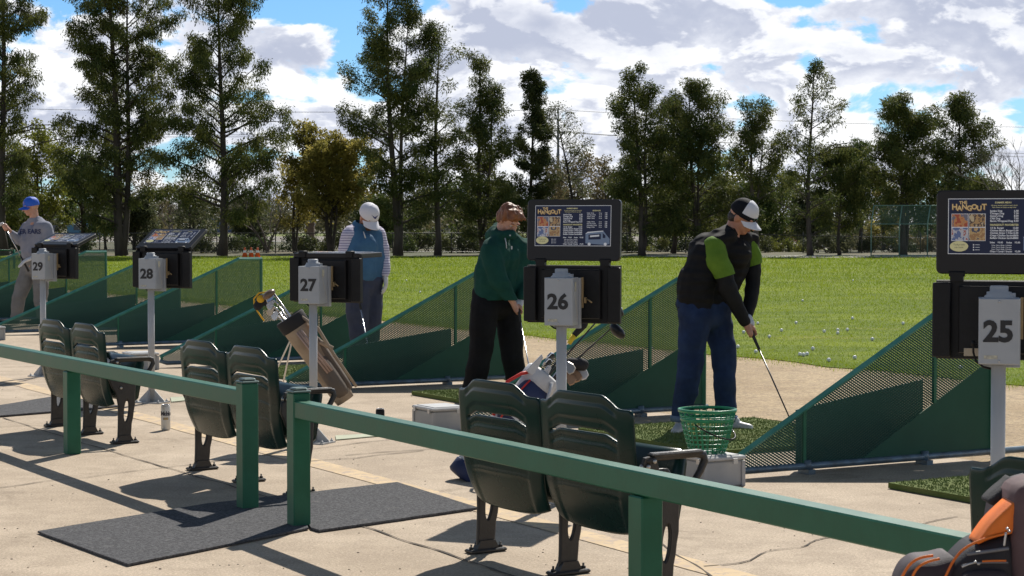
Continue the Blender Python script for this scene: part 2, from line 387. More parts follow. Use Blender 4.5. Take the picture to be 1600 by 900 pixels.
# grass field with a ragged near edge
mb = MB(); n = 240; ring = []
for i in range(n+1):
    s = -22+97*i/n; p = row_pt(E1, s, .12+.16*noise.noise(Vector((s*.9, 0, 0)))+.08*noise.noise(Vector((s*4.0, 3, 0)))); ring.append(p)
V = []; F = []
for i, p in enumerate(ring):
    q = Vector((p.x+200, p.y+60, 0)); 
    far = Vector((max(p.x+40, p.x+150), 0, 0))
    V.append((p.x, p.y, -.004))
base = len(V)
for i in range(n+1):
    a = i/n; V.append((260-420*a, 20+67*min(1, a*2.2), -.004))
for i in range(n): F.append((i, base+i, base+i+1, i+1))
mb.add(V, F); fo = mb.build('grass_field', m_field); tag(fo, kind='structure')

def smooth01(x): x = np.clip(x, 0, 1); return x*x*(3-2*x)
def far_h(x, y):
    px = x/np.maximum(y, 1)*FPX+800
    return -2.6*smooth01((px-1080)/260)*smooth01((y-96)/150)
def far_sheet(name, ys, m, dz, xr=.6, nx=90):
    V = []; F = []
    for y in ys:
        xs = np.linspace(-xr*y-40, xr*y+40, nx)
        for x in xs: V.append((x, y, float(far_h(x, y))+dz))
    for j in range(len(ys)-1):
        for i in range(nx-1): F.append((j*nx+i, j*nx+i+1, (j+1)*nx+i+1, (j+1)*nx+i))
    mb = MB(); mb.add(V, F, 0, True); o = mb.build(name, m); tag(o, kind='structure'); return o
m_rough = mat('rough_ground', (.05, .062, .018), .95, col2=(.12, .10, .05), scale=.12, detail=7, thr=(.4, .6), bump=.6, bscale=2)
m_green2 = mat('verge_grass', (.13, .19, .03), .95, col2=(.23, .24, .06), scale=.2, detail=6)
m_road = mat('far_road', (.22, .195, .165), .9, col2=(.27, .24, .20), scale=.1)
far_sheet('far_ground', [86.5, 92, 100, 110, 122, 136, 150, 158], m_rough, -.012)
far_sheet('freeway', [158, 172, 188, 206, 226], m_road, 0)
far_sheet('far_verge', [226, 245, 262, 290], m_green2, 0)
far_sheet('far_road', [290, 310, 330], m_road, .0)
far_sheet('far_land', [330, 380, 460, 600, 900, 1500, 2500], m_rough, .0)
mb = MB()
pa = [G(1010, 399.5), G(1240, 399.5), G(1700, 399), G(1700, 402), G(1240, 402.6), G(1010, 401)]
mb.add([(p.x, p.y, .004) for p in pa], [(0, 1, 4, 5), (1, 2, 3, 4)]); o = mb.build('path', mat('pale_path', (.5, .47, .42), .9, col2=(.42, .39, .34), scale=.8)); tag(o, kind='structure')

# painted stripe and slab joints / cracks
def strip(pts, w, z, mb, mi=0, jit=0.0):
    V = []; F = []; pts = [Vector((p[0], p[1], 0)) for p in pts]
    for i, p in enumerate(pts):
        t = (pts[min(i+1, len(pts)-1)]-pts[max(i-1, 0)]).normalized(); nrm = Vector((-t.y, t.x, 0)); ww = w/2*(1+jit*rnd(-1, 1))
        V += [(p.x+nrm.x*ww, p.y+nrm.y*ww, z), (p.x-nrm.x*ww, p.y-nrm.y*ww, z)]
    for i in range(len(pts)-1): F.append((2*i, 2*i+1, 2*i+3, 2*i+2))
    mb.add(V, F, mi)
mb = MB(); S0 = G(614, 757); strip([row_pt(S0, s, 0) for s in np.linspace(-8, 25, 60)], .17, .003, mb, 0, .08); o = mb.build('painted_line', m_stripe); tag(o, kind='structure')
mb = MB()
def crack(pxs, w, wob, seed, z=.0045):
    g = [G(*p) for p in pxs]; pts = []
    for a, b in zip(g[:-1], g[1:]):
        n = max(2, int((b-a).length/.07))
        for k in range(n): pts.append(a.lerp(b, k/n))
    pts.append(g[-1]); out = []
    for i, p in enumerate(pts):
        out.append(Vector((p.x+wob*noise.noise(Vector((i*.21, seed, 0))), p.y+wob*1.5*noise.noise(Vector((i*.23, seed, 9))), 0)))
    strip(out, w, z, mb, 0, .5)
crack([(-200, 790), (0, 762), (293, 727), (640, 683), (900, 655)], .009, .03, 1)
crack([(4, 653), (120, 690), (293, 741), (420, 778)], .010, .02, 2)
crack([(560, 822), (700, 866), (830, 912)], .012, .02, 3)
crack([(480, 722), (560, 716), (660, 704)], .012, .05, 4)
crack([(1100, 886), (1190, 868), (1250, 856), (1310, 838)], .009, .10, 5)
crack([(1440, 820), (1497, 808)], .008, .04, 6)
crack([(-50, 612), (30, 597), (60, 590)], .012, .02, 7)
crack([(170, 640), (230, 633), (290, 628)], .012, .02, 8)
crack([(540, 712), (640, 704), (700, 700)], .010, .03, 9)
crack([(880, 760), (1000, 830), (1100, 893), (1160, 935)], .009, .02, 11)
o = mb.build('pavement_joints', m_joint); tag(o, kind='structure')
m_pebble = mat('pebble', (.25, .2, .15), .9, col2=(.5, .42, .33), scale=30)
mb = MB()
for i in range(420):
    px, py = rnd(-50, 1500), rnd(590, 895); g = G(px, py)
    if (g-E0).dot(VDIR) > 0: continue
    r = rnd(.0015, .0045)*(1 if rnd(0, 1) < .95 else 1.6); mb.ell((g.x, g.y, r*.4), (r*rnd(.8, 1.6), r, r*.6), n=6, m=4)
o = mb.build('grit', m_pebble); tag(o, 'small loose grit scattered over the concrete', 'grit', kind='stuff')

# leaf-thin tufts along the near edge of the field and blades over the grass
def blades(name, cnt, ymin, ymax, h, w, m, label, edge=False):
    if edge:
        s = rng.uniform(-10, 45, cnt); t = rng.normal(.15, .22, cnt); X = E1.x+UDIR.x*s+VDIR.x*t; Y = E1.y+UDIR.y*s+VDIR.y*t
    else:
        Y = np.exp(rng.uniform(np.log(ymin), np.log(ymax), cnt)); X = rng.uniform(-.32, .32, cnt)*Y
        t = (X-E1.x)*VDIR.x+(Y-E1.y)*VDIR.y; k = t > .1; X, Y = X[k], Y[k]
    cnt = len(X); a = rng.uniform(0, PI, cnt); hh = h*rng.uniform(.4, 1.3, cnt)*np.clip(Y/30, .8, 2.2); ww = w*np.clip(Y/25, .8, 3); lean = rng.normal(0, .4, (cnt, 2))*hh[:, None]
    dx, dy = np.cos(a)*ww/2, np.sin(a)*ww/2; z0 = np.full(cnt, -.006)
    V = np.stack([np.stack([X-dx, Y-dy, z0], 1), np.stack([X+dx, Y+dy, z0], 1), np.stack([X+lean[:, 0], Y+lean[:, 1], z0+hh], 1)], 1)
    o = npmesh(name, V, np.arange(cnt*3), m, k=3); tag(o, label, 'grass', kind='stuff'); return o
m_blade = mat('grass_blade', (.175, .25, .012), .7, col2=(.28, .34, .022), scale=.6, trans=.45, spec=.2)
blades('grass', 230000, 17, 86, .028, .010, m_blade, 'short sunlit grass blades over the range')
blades('grass_tufts', 26000, 0, 0, .035, .008, m_blade, 'ragged grass tufts where the field meets the dirt', edge=True)

# far-off belt of trees beyond the road, reads as one mass
def woodland():
    R_ = np.random.default_rng(3); n = 560; y = R_.uniform(230, 560, n); x = R_.uniform(-.36, .36, n)*y; h = R_.uniform(4.0, 10.5, n)*(y/450); zb = far_h(x, y)
    per = 170; idx = np.repeat(np.arange(n), per); cnt = n*per; u = R_.normal(0, 1, (cnt, 3)); u /= np.linalg.norm(u, axis=1)[:, None]; r = R_.uniform(0, 1, cnt)**.4
    c = np.stack([x[idx]+u[:, 0]*r*h[idx]*.75, y[idx]+u[:, 1]*r*h[idx]*.5, zb[idx]+h[idx]*.52+u[:, 2]*r*h[idx]*.5], 1)
    d = R_.normal(0, 1, (cnt, 3)); d /= np.linalg.norm(d, axis=1)[:, None]; s = np.cross(d, u); l = .75; V = np.stack([c, c+d*l*.5+s*.22, c+d*l, c+d*l*.5-s*.22], 1)
    t = np.clip(R_.normal(.45, .3, n), 0, 1)[idx]; return V, np.arange(cnt*4), t
# ------------------------------------------------------------------ painted green metalwork
m_green = mat('green_paint', (.009, .105, .055), .40, col2=(.013, .122, .066), scale=6, spec=.36, bump=.05, bscale=60, spots=((.07, .15, .11), 24, .69))
m_panel = mat('green_panel', (.010, .070, .044), .5, col2=(.014, .082, .053), scale=3, spec=.25, bump=.08, bscale=7, spots=((.09, .14, .11), 20, .69))
m_mesh = mat('green_expanded_metal', (.050, .125, .105), .38)
m_pipe = mat('blue_grey_pipe', (.13, .19, .24), .4, metal=.3, col2=(.09, .12, .14), scale=12)
m_toprail = mat('sunlit_green_rail', (.09, .29, .23), .3, col2=(.06, .23, .18), scale=8)  # sunlight on the dividers' top tube, put into the colour as a lighter green
m_steel = mat('galvanised', (.5, .5, .5), .4, metal=.8)

def divider(loc, L_, label, hmax=1.07, ext=.03):
    """local +X towards the range, Z up; mesh above a solid triangle, on a bottom pipe, with a solid board on the far side"""
    root = thing('tee_divider', label, 'divider', loc, ROW, 'green mesh dividers between the tees')
    h0, kx = .13, .88*L_; zb = .05; hs = hmax-.04; hd = .62; xd = .46*L_
    top = lambda x: h0+(hs-h0)*min(1, x/kx)
    low = lambda x: zb if x < xd else zb+(hd-zb)*(x-xd)/(L_-xd)
    fr = MB(); r = .013
    fr.tube([(L_, 0, .02), (L_, 0, hs)], .019, 4, smooth=False)
    fr.build('post', m_green, root)
    for f in (.25, .76):
        fr = MB(); fr.box((f*L_, .004, (low(f*L_)+top(f*L_))/2), (.022, .022, top(f*L_)-low(f*L_))); fr.build('post', m_green, root)
    fr = MB(); fr.tube([(0, 0, zb), (0, 0, h0)], r, 8); fr.build('post', m_green, root)
    tr = MB(); tr.tube([(-.02, 0, h0-.02), (kx, 0, hs), (L_+.01, 0, hs)], .019, 4, smooth=False); tr.build('top_rail', m_toprail, root)
    bp = MB(); bp.tube([(-.02, 0, zb+.02), (.05, 0, zb-.005), (L_*.5, 0, zb-.005), (L_+ext, 0, zb-.005)], .021, 10)
    for f in (.26, .72): bp.box((f*L_, 0, .014), (.05, .10, .028)); bp.tube([(f*L_, 0, .02), (f*L_, 0, zb+.03)], .027, 8)
    bp.build('base_pipe', m_pipe, root)
    so = MB(); so.prism([(xd, zb), (L_, zb), (L_, hd)], .006, Matrix.Translation((0, .006, 0))); so.build('solid_panel', m_panel, root)
    bk = MB(); bk.prism([(.27*L_, .03), (.77*L_, .03), (.77*L_, .50), (.27*L_, .36)], .006, Matrix.Translation((0, .13, 0)))
    for f in (.35, .70): bk.box((f*L_, .065, .10), (.03, .12, .03))
    bk.build('back_panel', mat('back_panel_paint', (.060, .115, .108), .5, col2=(.072, .13, .12), scale=4), root)
    # expanded metal: diamonds of tilted flat strands
    cw, ch = .0290, .0165; V = []; F = []
    nx, nzz = int(L_/(cw/2)), int(hs/(ch/2))
    w = .0040
    def strand(x0, z0, x1, z1, sgn):
        n = len(V)*1; tx, tz = x1-x0, z1-z0; l = math.hypot(tx, tz); ux, uz = -tz/l*w, tx/l*w
        V.extend([(x0+ux, -.0034*sgn, z0+uz), (x1+ux, -.0034*sgn, z1+uz), (x1-ux, .0034*sgn, z1-uz), (x0-ux, .0034*sgn, z0-uz)]); F.append((n, n+1, n+2, n+3))
    for i in range(nx):
        for j in range(nzz):
            if (i+j) % 2: continue
            x, z = i*cw/2, j*ch/2
            for dj in (1, -1):
                x1, z1 = x+cw/2, z+dj*ch/2
                if x1 > L_-.005: continue
                xm = (x+x1)/2; zm = (z+z1)/2
                if zm < low(xm)+.003 or zm > top(xm)-.008: continue
                strand(x, z, x1, z1, 1)
    npmesh('wire_mesh', V, F, m_mesh, root)
    return root
F0 = G(1150, 749)
ends = [1552, 1101, 790, 576, 408, 280, 178, 100]
words = ['green mesh tee divider nearest the camera, beside the number 25 stand', 'green mesh tee divider behind the bending golfer in blue jeans', 'green mesh tee divider behind the red-haired man in black trousers',
         'green mesh tee divider between the tan golf bag and the man in blue vest', 'green mesh tee divider whose tall end stands below the orange traffic cones', 'green mesh tee divider running behind the number 28 stand',
         'green mesh tee divider just behind the man in the blue cap, behind stand 29', 'farthest green mesh tee divider, at the left edge of the photo']
div_front = []
for k, e in enumerate(ends):
    if k >= 6: f = row_pt(F0, 3.25*k+.1, 0)
    else: f = row_pt(F0, 3.25*k, 0)
    a = (e-800)/FPX; L_ = (a*f.y-f.x)/(VDIR.x-a*VDIR.y)
    L_ = max(1.9, min(2.55, L_)); div_front.append(f); divider((f.x, f.y, 0), L_, words[k], ext=.7 if k == 0 else .03)

# ------------------------------------------------------------------ railings
def railing(p0, p1, posts, label, capend=(True, True)):
    UD = (p1-p0).normalized()
    root = thing('railing', label, 'railing', (p0.x, p0.y, 0), math.atan2(UD.y, UD.x), 'green square-tube railings')
    L_ = (p1-p0).dot(UD); zr = .60; s = .082
    mb = MB(); mb.box((L_/2, 0, zr-s/2+.008), (L_, s*.96, s), None, 0, .005); mb.build('rail', m_green, root)
    for i, p in enumerate(posts):
        t = (p-p0).dot(UD); tall = abs(t) < .2 or abs(t-L_) < .2
        mb = MB(); h = .645 if tall else .523
        mb.box((t, 0, h/2), (.088, .088, h), None, 0, .005)
        po = mb.build('post', m_green, root)
        if tall:
            mb = MB(); mb.box((t, 0, h+.006), (.094, .094, .012), None, 0, .004); mb.box((t, 0, h+.018), (.07, .07, .014), None, 0, .006); mb.build('post_cap', mat('cap_grey', (.10, .15, .14), .4, metal=.5), po)
    return root
RA, RB, RC, RD = G(113, 709), G(387, 796), G(467, 823), G(1008, 1011)
DA = (RA-RB).normalized(); DC = (RC-RD).normalized()
railing(RB, RB+DA*7.6, [RB, RA, RA+DA*2.6, RA+DA*4.6], 'green tube railing on the left, its end post left of the gap')
railing(RC-DC*5.6, RC, [RC, RD, RC-DC*5.6], 'green tube railing on the right passing in front of the nearest seats')

# ------------------------------------------------------------------ tee stands with screens
m_box = mat('grey_box_paint', (.33, .355, .385), .45, col2=(.38, .405, .43), scale=5, spots=((.25, .25, .25), 26, .76))
m_pole = mat('white_pole_paint', (.46, .47, .47), .42, col2=(.40, .405, .40), scale=9, stretch=(1, 1, .25), spots=((.3, .25, .2), 30, .73))
m_num = mat('number_black', (.012, .012, .014), .5)
m_black = mat('black_plastic', (.008, .008, .009), .5, col2=(.012, .012, .013), scale=20, spec=.25, bump=.05, bscale=200)
m_blackgloss = mat('screen_bezel', (.007, .007, .009), .35, spec=.3)
m_brass = mat('brass_plate', (.42, .30, .14), .5, metal=.4, col2=(.3, .22, .12), scale=14)
def screen_mat(name, a, b, c, sc):
    if name in _mats: return _mats[name]
    m, nt, N, L, bs = node_mat(name); vec = N('ShaderNodeTexCoord').outputs['Object']
    r = N('ShaderNodeValToRGB'); L(nz(N, L, vec, sc, 3, .6), r.inputs[0]); e = r.color_ramp.elements; r.color_ramp.interpolation = 'CONSTANT'
    e[0].position = 0; e[0].color = (*a, 1); e[1].position = .56; e[1].color = (*c, 1); q = r.color_ramp.elements.new(.46); q.color = (*b, 1)
    L(r.outputs[0], bs.inputs['Base Color']); bs.inputs['Roughness'].default_value = .3; L(r.outputs[0], bs.inputs['Emission Color']); bs.inputs['Emission Strength'].default_value = .12
    _mats[name] = m; return m
def lcd(name, c, e=.15):
    m = mat(name, c, .35, spec=.25); b = m.node_tree.nodes['Principled BSDF']; b.inputs['Emission Color'].default_value = (*c, 1); b.inputs['Emission Strength'].default_value = e; return m
m_navy = lcd('screen_navy', (.010, .016, .045)); m_cream = lcd('screen_cream', (.62, .58, .46)); m_tan = lcd('screen_tan', (.58, .42, .20)); m_white = lcd('screen_white', (.60, .62, .66)); m_yel = lcd('screen_yellow', (.55, .52, .28)); m_slate = lcd('screen_slate', (.14, .19, .28)); m_brown = lcd('screen_brown', (.16, .09, .04))
food = [screen_mat('food_wings', (.30, .05, .02), (.42, .18, .06), (.12, .12, .16), 38), screen_mat('food_fries', (.36, .22, .09), (.06, .035, .03), (.45, .36, .22), 45), screen_mat('food_drinks', (.08, .12, .26), (.40, .40, .44), (.30, .08, .06), 38), screen_mat('food_burger', (.28, .15, .06), (.42, .28, .12), (.04, .05, .09), 40)]
SCR = [m_navy, m_cream, m_tan, m_white, m_yel, m_slate, m_brown]+food
def menu(parent, W, H, van=True, title=True):
    """menu board laid out on the screen plane (local XZ, facing -Y), origin at its centre"""
    mb = MB()
    def q(u0, v0, u1, v1, mi, y=-.0005): mb.add([(u0*W-W/2, y, H/2-v1*H), (u1*W-W/2, y, H/2-v1*H), (u1*W-W/2, y, H/2-v0*H), (u0*W-W/2, y, H/2-v0*H)], [(0, 1, 2, 3)], mi)
    q(0, 0, 1, 1, 3, 0); q(.006, .012, .994, .988, 0, -.0006)
    def T(txt, u, v, size, mi, bold=.0, al='LEFT', rot=0.0, sx=1.0): mb.text(txt, size*H, Matrix.Translation((u*W-W/2, -.0016, H/2-v*H)) @ Matrix.Rotation(PI/2, 4, 'X') @ Matrix.Rotation(rot, 4, 'Z') @ Matrix.Diagonal((sx, 1, 1, 1)), mi, bold, al)
    # title: THE over HANGOUT with a dark drop
    x = .045
    T('THE', .135, .075, .075, 2, .0006, 'CENTER', .05)
    for i, ch in enumerate('HANGOUT'):
        s_ = .20-.012*abs(i-3)*0+(.02 if i in (0, 6) else 0); dy = .012*((i % 2)*2-1)
        s_ = .125+(.015 if i in (0, 6) else 0)
        T(ch, .058+i*.044+.004, .168+dy+.010, s_, 6, .0010, 'CENTER')
        mb.text(ch, s_*H, Matrix.Translation((( .058+i*.044)*W-W/2, -.0024, H/2-(.165+dy)*H)) @ Matrix.Rotation(PI/2, 4, 'X'), 2, .0008, 'CENTER')
    for (u, v, k) in ((.035, .28, 7), (.19, .28, 8), (.035, .525, 9), (.19, .525, 10)): q(u-.004, v-.008, u+.146, v+.238, 3, -.0012); q(u, v, u+.142, v+.23, k, -.0018)
    # cream oval
    V = [(.10*W-W/2, -.0014, H/2-.86*H)]; n = 24
    for i in range(n): V.append((.10*W-W/2+.083*W*math.cos(2*PI*i/n), -.0014, H/2-.86*H+.095*H*math.sin(2*PI*i/n)))
    mb.add(V, [(0, 1+i, 1+(i+1) % n) for i in range(n)], 4)
    T('Today only', .10, .83, .045, 0, 0, 'CENTER'); T('ask inside', .10, .88, .04, 0, 0, 'CENTER')
    for i in range(3): q(.225, .82+i*.045, .235, .845+i*.045, 3, -.0012); q(.245, .828+i*.045, .285, .836+i*.045, 3, -.0012)
    T('SUMMER MENU', .49, .075, .042, 4, .0003, 'CENTER'); T('All items served with fries and a drink', .50, .125, .030, 4, .0001, 'CENTER'); T('Add cheese or bacon to any order', .50, .16, .030, 4, .0001, 'CENTER')
    for i, (a, p) in enumerate((('Jumbo Dog', '6.00'), ('Chicago Dog', '7.50'), ('Sonora Dog', '8.00'), ('Chili Dog', '7.00'), ('Bacon Wrapped Dog', '8.50'))):
        T(a, .375, .225+i*.045, .046, 3, .0003); T(p, .625, .225+i*.045, .046, 3, .0003, 'RIGHT')
    T('HANGOUT FAVORITES', .50, .475, .048, 4, .0004, 'CENTER')
    for i, (a, p) in enumerate((('1/3 lb. Burger', '12.00'), ('Chicken Bacon Burger', '13.00'), ('Chicken Strips + Fries', '12.00'), ('Crispy Chicken Sandwich', '13.00'), ('Buffalo Chicken Sandwich', '13.00'))):
        T(a, .375, .53+i*.045, .044, 3, .0003); T(p, .625, .53+i*.045, .044, 3, .0003, 'RIGHT')
    T('Sides    $5.00     Sodas    $3.00', .375, .79, .042, 3, .0003)
    for i in range(3): T('Fries, Onion Rings, Coleslaw', .39, .84+i*.035, .030, 3, .0001)
    T('Chips / Candy / Snacks    $2.00', .375, .95, .042, 3, .0003)
    T('BEVERAGES', .81, .13, .040, 4, .0003, 'CENTER')
    for i in range(9):
        if i == 4: continue
        T(('Draft', 'Tall Can', 'Seltzer', 'Water', '', 'Coffee', 'Iced Tea', 'Lemonade', 'Energy')[i]+'  Drink', .685, .19+i*.043, .036, 3, .0002); T('16 oz', .84, .19+i*.043, .034, 3, .0002); T('7.00', .95, .19+i*.043, .036, 3, .0003, 'RIGHT')
    # delivery van picture
    def poly(pts, mi, y): mb.add([(u*W-W/2, y, H/2-v*H) for u, v in pts], [tuple(range(len(pts)))], mi)
    poly([(.67, .93), (.67, .70), (.70, .66), (.90, .62), (.94, .72), (.985, .82), (.985, .94), (.93, .97)][::-1], 5, -.0010)
    poly([(.665, .70), (.70, .65), (.90, .62), (.90, .64), (.70, .68)][::-1], 3, -.0013)
    poly([(.895, .68), (.93, .74), (.93, .80), (.895, .80)][::-1], 0, -.0015); poly([(.71, .72), (.87, .69), (.87, .83), (.71, .84)][::-1], 0, -.0015); poly([(.73, .74), (.85, .72), (.85, .76), (.73, .78)][::-1], 3, -.0018)
    for u in (.72, .93): 
        V = [(u*W-W/2+.02*W*math.cos(2*PI*i/12), -.0018, H/2-.95*H+.038*H*math.sin(2*PI*i/12)) for i in range(12)]; mb.add(V, [tuple(range(12))], 3)
    return mb.build('menu_lettering', SCR, parent)

def kiosk(px, py, num, theta, tilt, label, poleh=.925):
    b = G(px, py); root = thing('tee_number_stand', label, 'screen stand', (b.x, b.y, 0), -math.radians(theta), 'numbered tee stands with screens')
    mb = MB(); mb.lathe([(.027, .006), (.027, poleh)], 20); mb.build('pole', m_pole, root)
    mb = MB(); mb.box((0, 0, .005), (.24, .17, .010))
    for a in (0, PI/2, PI, 3*PI/2):
        mb.prism([(.028, .01), (.115 if a in (0, PI) else .08, .01), (.115 if a in (0, PI) else .08, .022), (.034, .10), (.028, .10)], .008, Matrix.Rotation(a, 4, 'Z'))
    for sx in (-1, 1):
        for sy in (-1, 1): mb.lathe([(.011, .010), (.011, .020), (.005, .020), (.005, .030)], 6, Matrix.Translation((sx*.1, sy*.065, 0)))
    mb.build('base_plate', m_pole, root)
    z0, z1 = .925, 1.172
    mb = MB(); mb.prism([(-.074, z0), (.074, z0), (.074, z1), (-.074, z1)], .15, Matrix.Translation((0, .0, 0)), 0, .004)
    # lid of the box, a second tapered tray behind it
    mb.prism([(-.062, z0-.022), (.082, z0-.022), (.082, z1-.004), (-.062, z1-.004)], .04, Matrix.Translation((0, .098, 0)), 0, .003)
    bx = mb.build('number_box', m_box, root); bx.rotation_euler = (0, 0, math.radians(7))
    mb = MB(); mb.text(num, .108, Matrix.Translation((-.003, -.0765, 1.045)) @ Matrix.Rotation(PI/2, 4, 'X') @ Matrix.Diagonal((1.02, 1.0, 1, 1)), 0, .0042, 'CENTER', .0004); mb.build('number', m_num, bx)
    mb = MB(); mb.lathe([(.055, z1-.002), (.055, z1+.006), (.046, z1+.012), (.046, z1+.022), (.034, z1+.024), (.034, z1+.042), (.030, z1+.046)], 20); mb.box((.045, 0, z1+.008), (.03, .04, .02)); mb.build('pole_collar', m_box, bx)
    mb = MB()
    for (sx, sz) in ((0, z0+.012), (0, z1-.012)): mb.lathe([(.0045, 0), (.0045, .003), (.002, .004)], 8, Matrix.Translation((sx, -.075, sz)) @ Matrix.Rotation(PI/2, 4, 'X'))
    mb.tube([(.0742, -.05, z1-.01), (.0748, .05, z0+.03)], .0015, 4); mb.build('screws', m_steel, bx)
    mb = MB(); mb.box((.088, .115, 1.09), (.010, .012, .16)); mb.box((.103, .115, 1.05), (.010, .02, .03)); mb.tube([(.105, .11, 1.06), (.125, .09, 1.052), (.145, .08, 1.04)], .004, 6); mb.build('latch', m_brass, bx)
    mb = MB(); mb.box((.0768, -.01, 1.125), (.001, .035, .05)); mb.box((-.03, -.0757, .952), (.05, .001, .014)); mb.build('sticker', mat('sticker', (.55, .53, .40), .6, col2=(.35, .34, .3), scale=80), bx)
    mb = MB(); mb.tube([(-.085, .05, .99), (-.10, .05, .985), (-.10, .06, .96), (-.09, .06, .925), (-.06, .05, .905), (-.03, .04, .90)], .0045, 8); mb.lathe([(.008, 0), (.008, .02)], 8, Matrix.Translation((-.10, .05, .985))); mb.build('cable', m_black, root)
    cx, W, yb = .002, .52, .165
    mb = MB(); mb.prism([(cx-W/2, .925), (cx+W/2, .925), (cx+W/2, 1.232), (cx-W/2, 1.232)], .035, Matrix.Translation((0, yb+.03, 0)), 0, .006)
    mb.prism([(cx-.17, .95), (cx+.16, .95), (cx+.16, 1.21), (cx-.17, 1.21)], .04, Matrix.Translation((0, yb, 0)), 0, .006)
    mb.box((cx-.235, yb-.002, 1.078), (.07, .03, .29), None, 0, .004); mb.box((cx+.235, yb-.002, 1.078), (.07, .03, .29), None, 0, .004)
    for i in range(5): mb.box((cx+.02+i*.02, yb-.021, .965), (.008, .004, .018))
    lm = mb.build('lower_screen', m_black, root)
    if num in ('25', '26'):
        mb = MB(); mb.box((-.11, yb-.012, .955), (.07, .03, .03)); mb.build('bracket', mat('bracket_tan', (.45, .38, .28), .5), lm)
    for sx in (-.18, .18):
        mb = MB(); mb.box((cx+sx, yb+.012, 1.245), (.05, .03, .034)); mb.lathe([(.012, -.03), (.012, .03)], 10, Matrix.Translation((cx+sx, yb+.012, 1.258)) @ Matrix.Rotation(PI/2, 4, 'Y')); mb.build('hinge', m_black, root)
    # upper screen turns about the hinge; local plane XZ facing -Y, bottom edge at 0
    t = math.radians(90-tilt); H = .325
    up = MB(); rr = .022; pl = []
    for (sx, sz, a0) in ((1, 0, -90), (1, 1, 0), (-1, 1, 90), (-1, 0, 180)):
        for k in range(5):
            a = math.radians(a0+k*22.5); pl.append((sx*(W/2-rr)+rr*math.cos(a), (rr if sz == 0 else H-rr)+rr*math.sin(a)))
    up.prism(pl, .032, Matrix.Translation((0, .018, 0)), 0, .004)
    uo = up.build('upper_screen', m_blackgloss, root); uo.location = (cx, yb+.004, 1.256); uo.rotation_euler = (-t, 0, 0)
    so = menu(uo, .425, .215); so.location = (-.002, -.0005, .185)
    return root
kiosk(1557, 948, '25', 20, 90, 'grey number box reading 25 on a pole with an upright menu screen above it')
kiosk(877, 784, '26', 21, 87, 'grey number box reading 26 with an upright menu screen, between two golfers')
kiosk(490, 692, '27', 24, 1, 'grey number box reading 27 with its menu screen folded flat like a tray')
kiosk(237, 629, '28', 21, 29, 'grey number box reading 28 with its menu screen leaning far back')
kiosk(68, 588, '29', 27, 19, 'grey number box reading 29 beside the man in the blue cap')

# ------------------------------------------------------------------ stadium seats
m_seat = mat('dark_green_plastic', (.005, .024, .019), .27, col2=(.007, .030, .024), scale=5, spec=.27, bump=.06, bscale=220, spots=((.03, .05, .042), 40, .74))
m_iron = mat('black_cast_iron', (.013, .012, .011), .42, col2=(.030, .026, .022), scale=18, bump=.15, bscale=120)
m_bolt = mat('bolt_steel', (.45, .43, .40), .35, metal=.9)
SW = .635
def back_mesh(w=SW):
    """seat back shell: local +X towards the range (seat front), Y along the row, origin at its middle on the ground"""
    ny, nzv = 52, 72; th = .016; mb = MB(); z_lo, z_hi = .228, .785
    def topz(y):
        a = abs(y)/(w/2); return z_hi-.006*a*a-.046*smooth01(np.array((a-.44)/.40)).item()
    def slot(y, f):      # through slot under the head panel
        return abs(y) < w*.36 and .722 < f < .745
    def xpos(y, z):
        a = y/(w/2); f = (z-z_lo)/(z_hi-z_lo)
        lean = -.050*(f-.35) if f > .35 else 0.0
        cur = .038*a*a*(.55+.45*f)
        belly = .06*max(0, (.42-f)/.42)**1.8
        rib = 0
        if abs(y) < w*.38:
            e = 1-smooth01(np.array((abs(y)/w-.345)/.03)).item()
            st = lambda c_, h_: smooth01(np.array((f-c_+h_)/.014)).item()*(1-smooth01(np.array((f-c_-h_+.014)/.014)).item())
            rib = e*(.006-.006*st(.87, .06)+.004*st(.665, .030)-.005*st(.30, .014)+.003*st(.52, .05))
        return lean+cur+belly+rib
    idx = {}; V = []
    for s_ in (0, 1):
        for i in range(ny+1):
            y = -w/2+w*i/ny; zt = topz(y); zb_ = z_lo+.03*(abs(y)/(w/2))**4
            for j in range(nzv+1):
                f = j/nzv; z = zb_+(zt-zb_)*f; x = xpos(y, z_lo+(z_hi-z_lo)*f)
                edge = .004 if (i in (0, ny) or j in (0, nzv)) else 0; yt = y*(1-.10*max(0, 1-f/.45)-.03*max(0, (f-.93)/.07)**2)
                idx[(s_, i, j)] = len(V); V.append((x+(th-edge if s_ else edge*.5), yt, z))
    F = []
    hole = lambda i, j: slot(-w/2+w*(i+.5)/ny, (j+.5)/nzv)
    for i in range(ny):
        for j in range(nzv):
            if hole(i, j): continue
            a, b, c, d = (i, j), (i+1, j), (i+1, j+1), (i, j+1)
            F.append([idx[(0, *q)] for q in (a, d, c, b)]); F.append([idx[(1, *q)] for q in (a, b, c, d)])
            for (p, q, ni, nj) in ((a, b, i, j-1), (b, c, i+1, j), (c, d, i, j+1), (d, a, i-1, j)):
                out = not (0 <= ni < ny and 0 <= nj < nzv)
                if out or hole(ni, nj): F.append([idx[(0, *p)], idx[(0, *q)], idx[(1, *q)], idx[(1, *p)]])
    mb.add(V, F, 0, True); 
    return mb
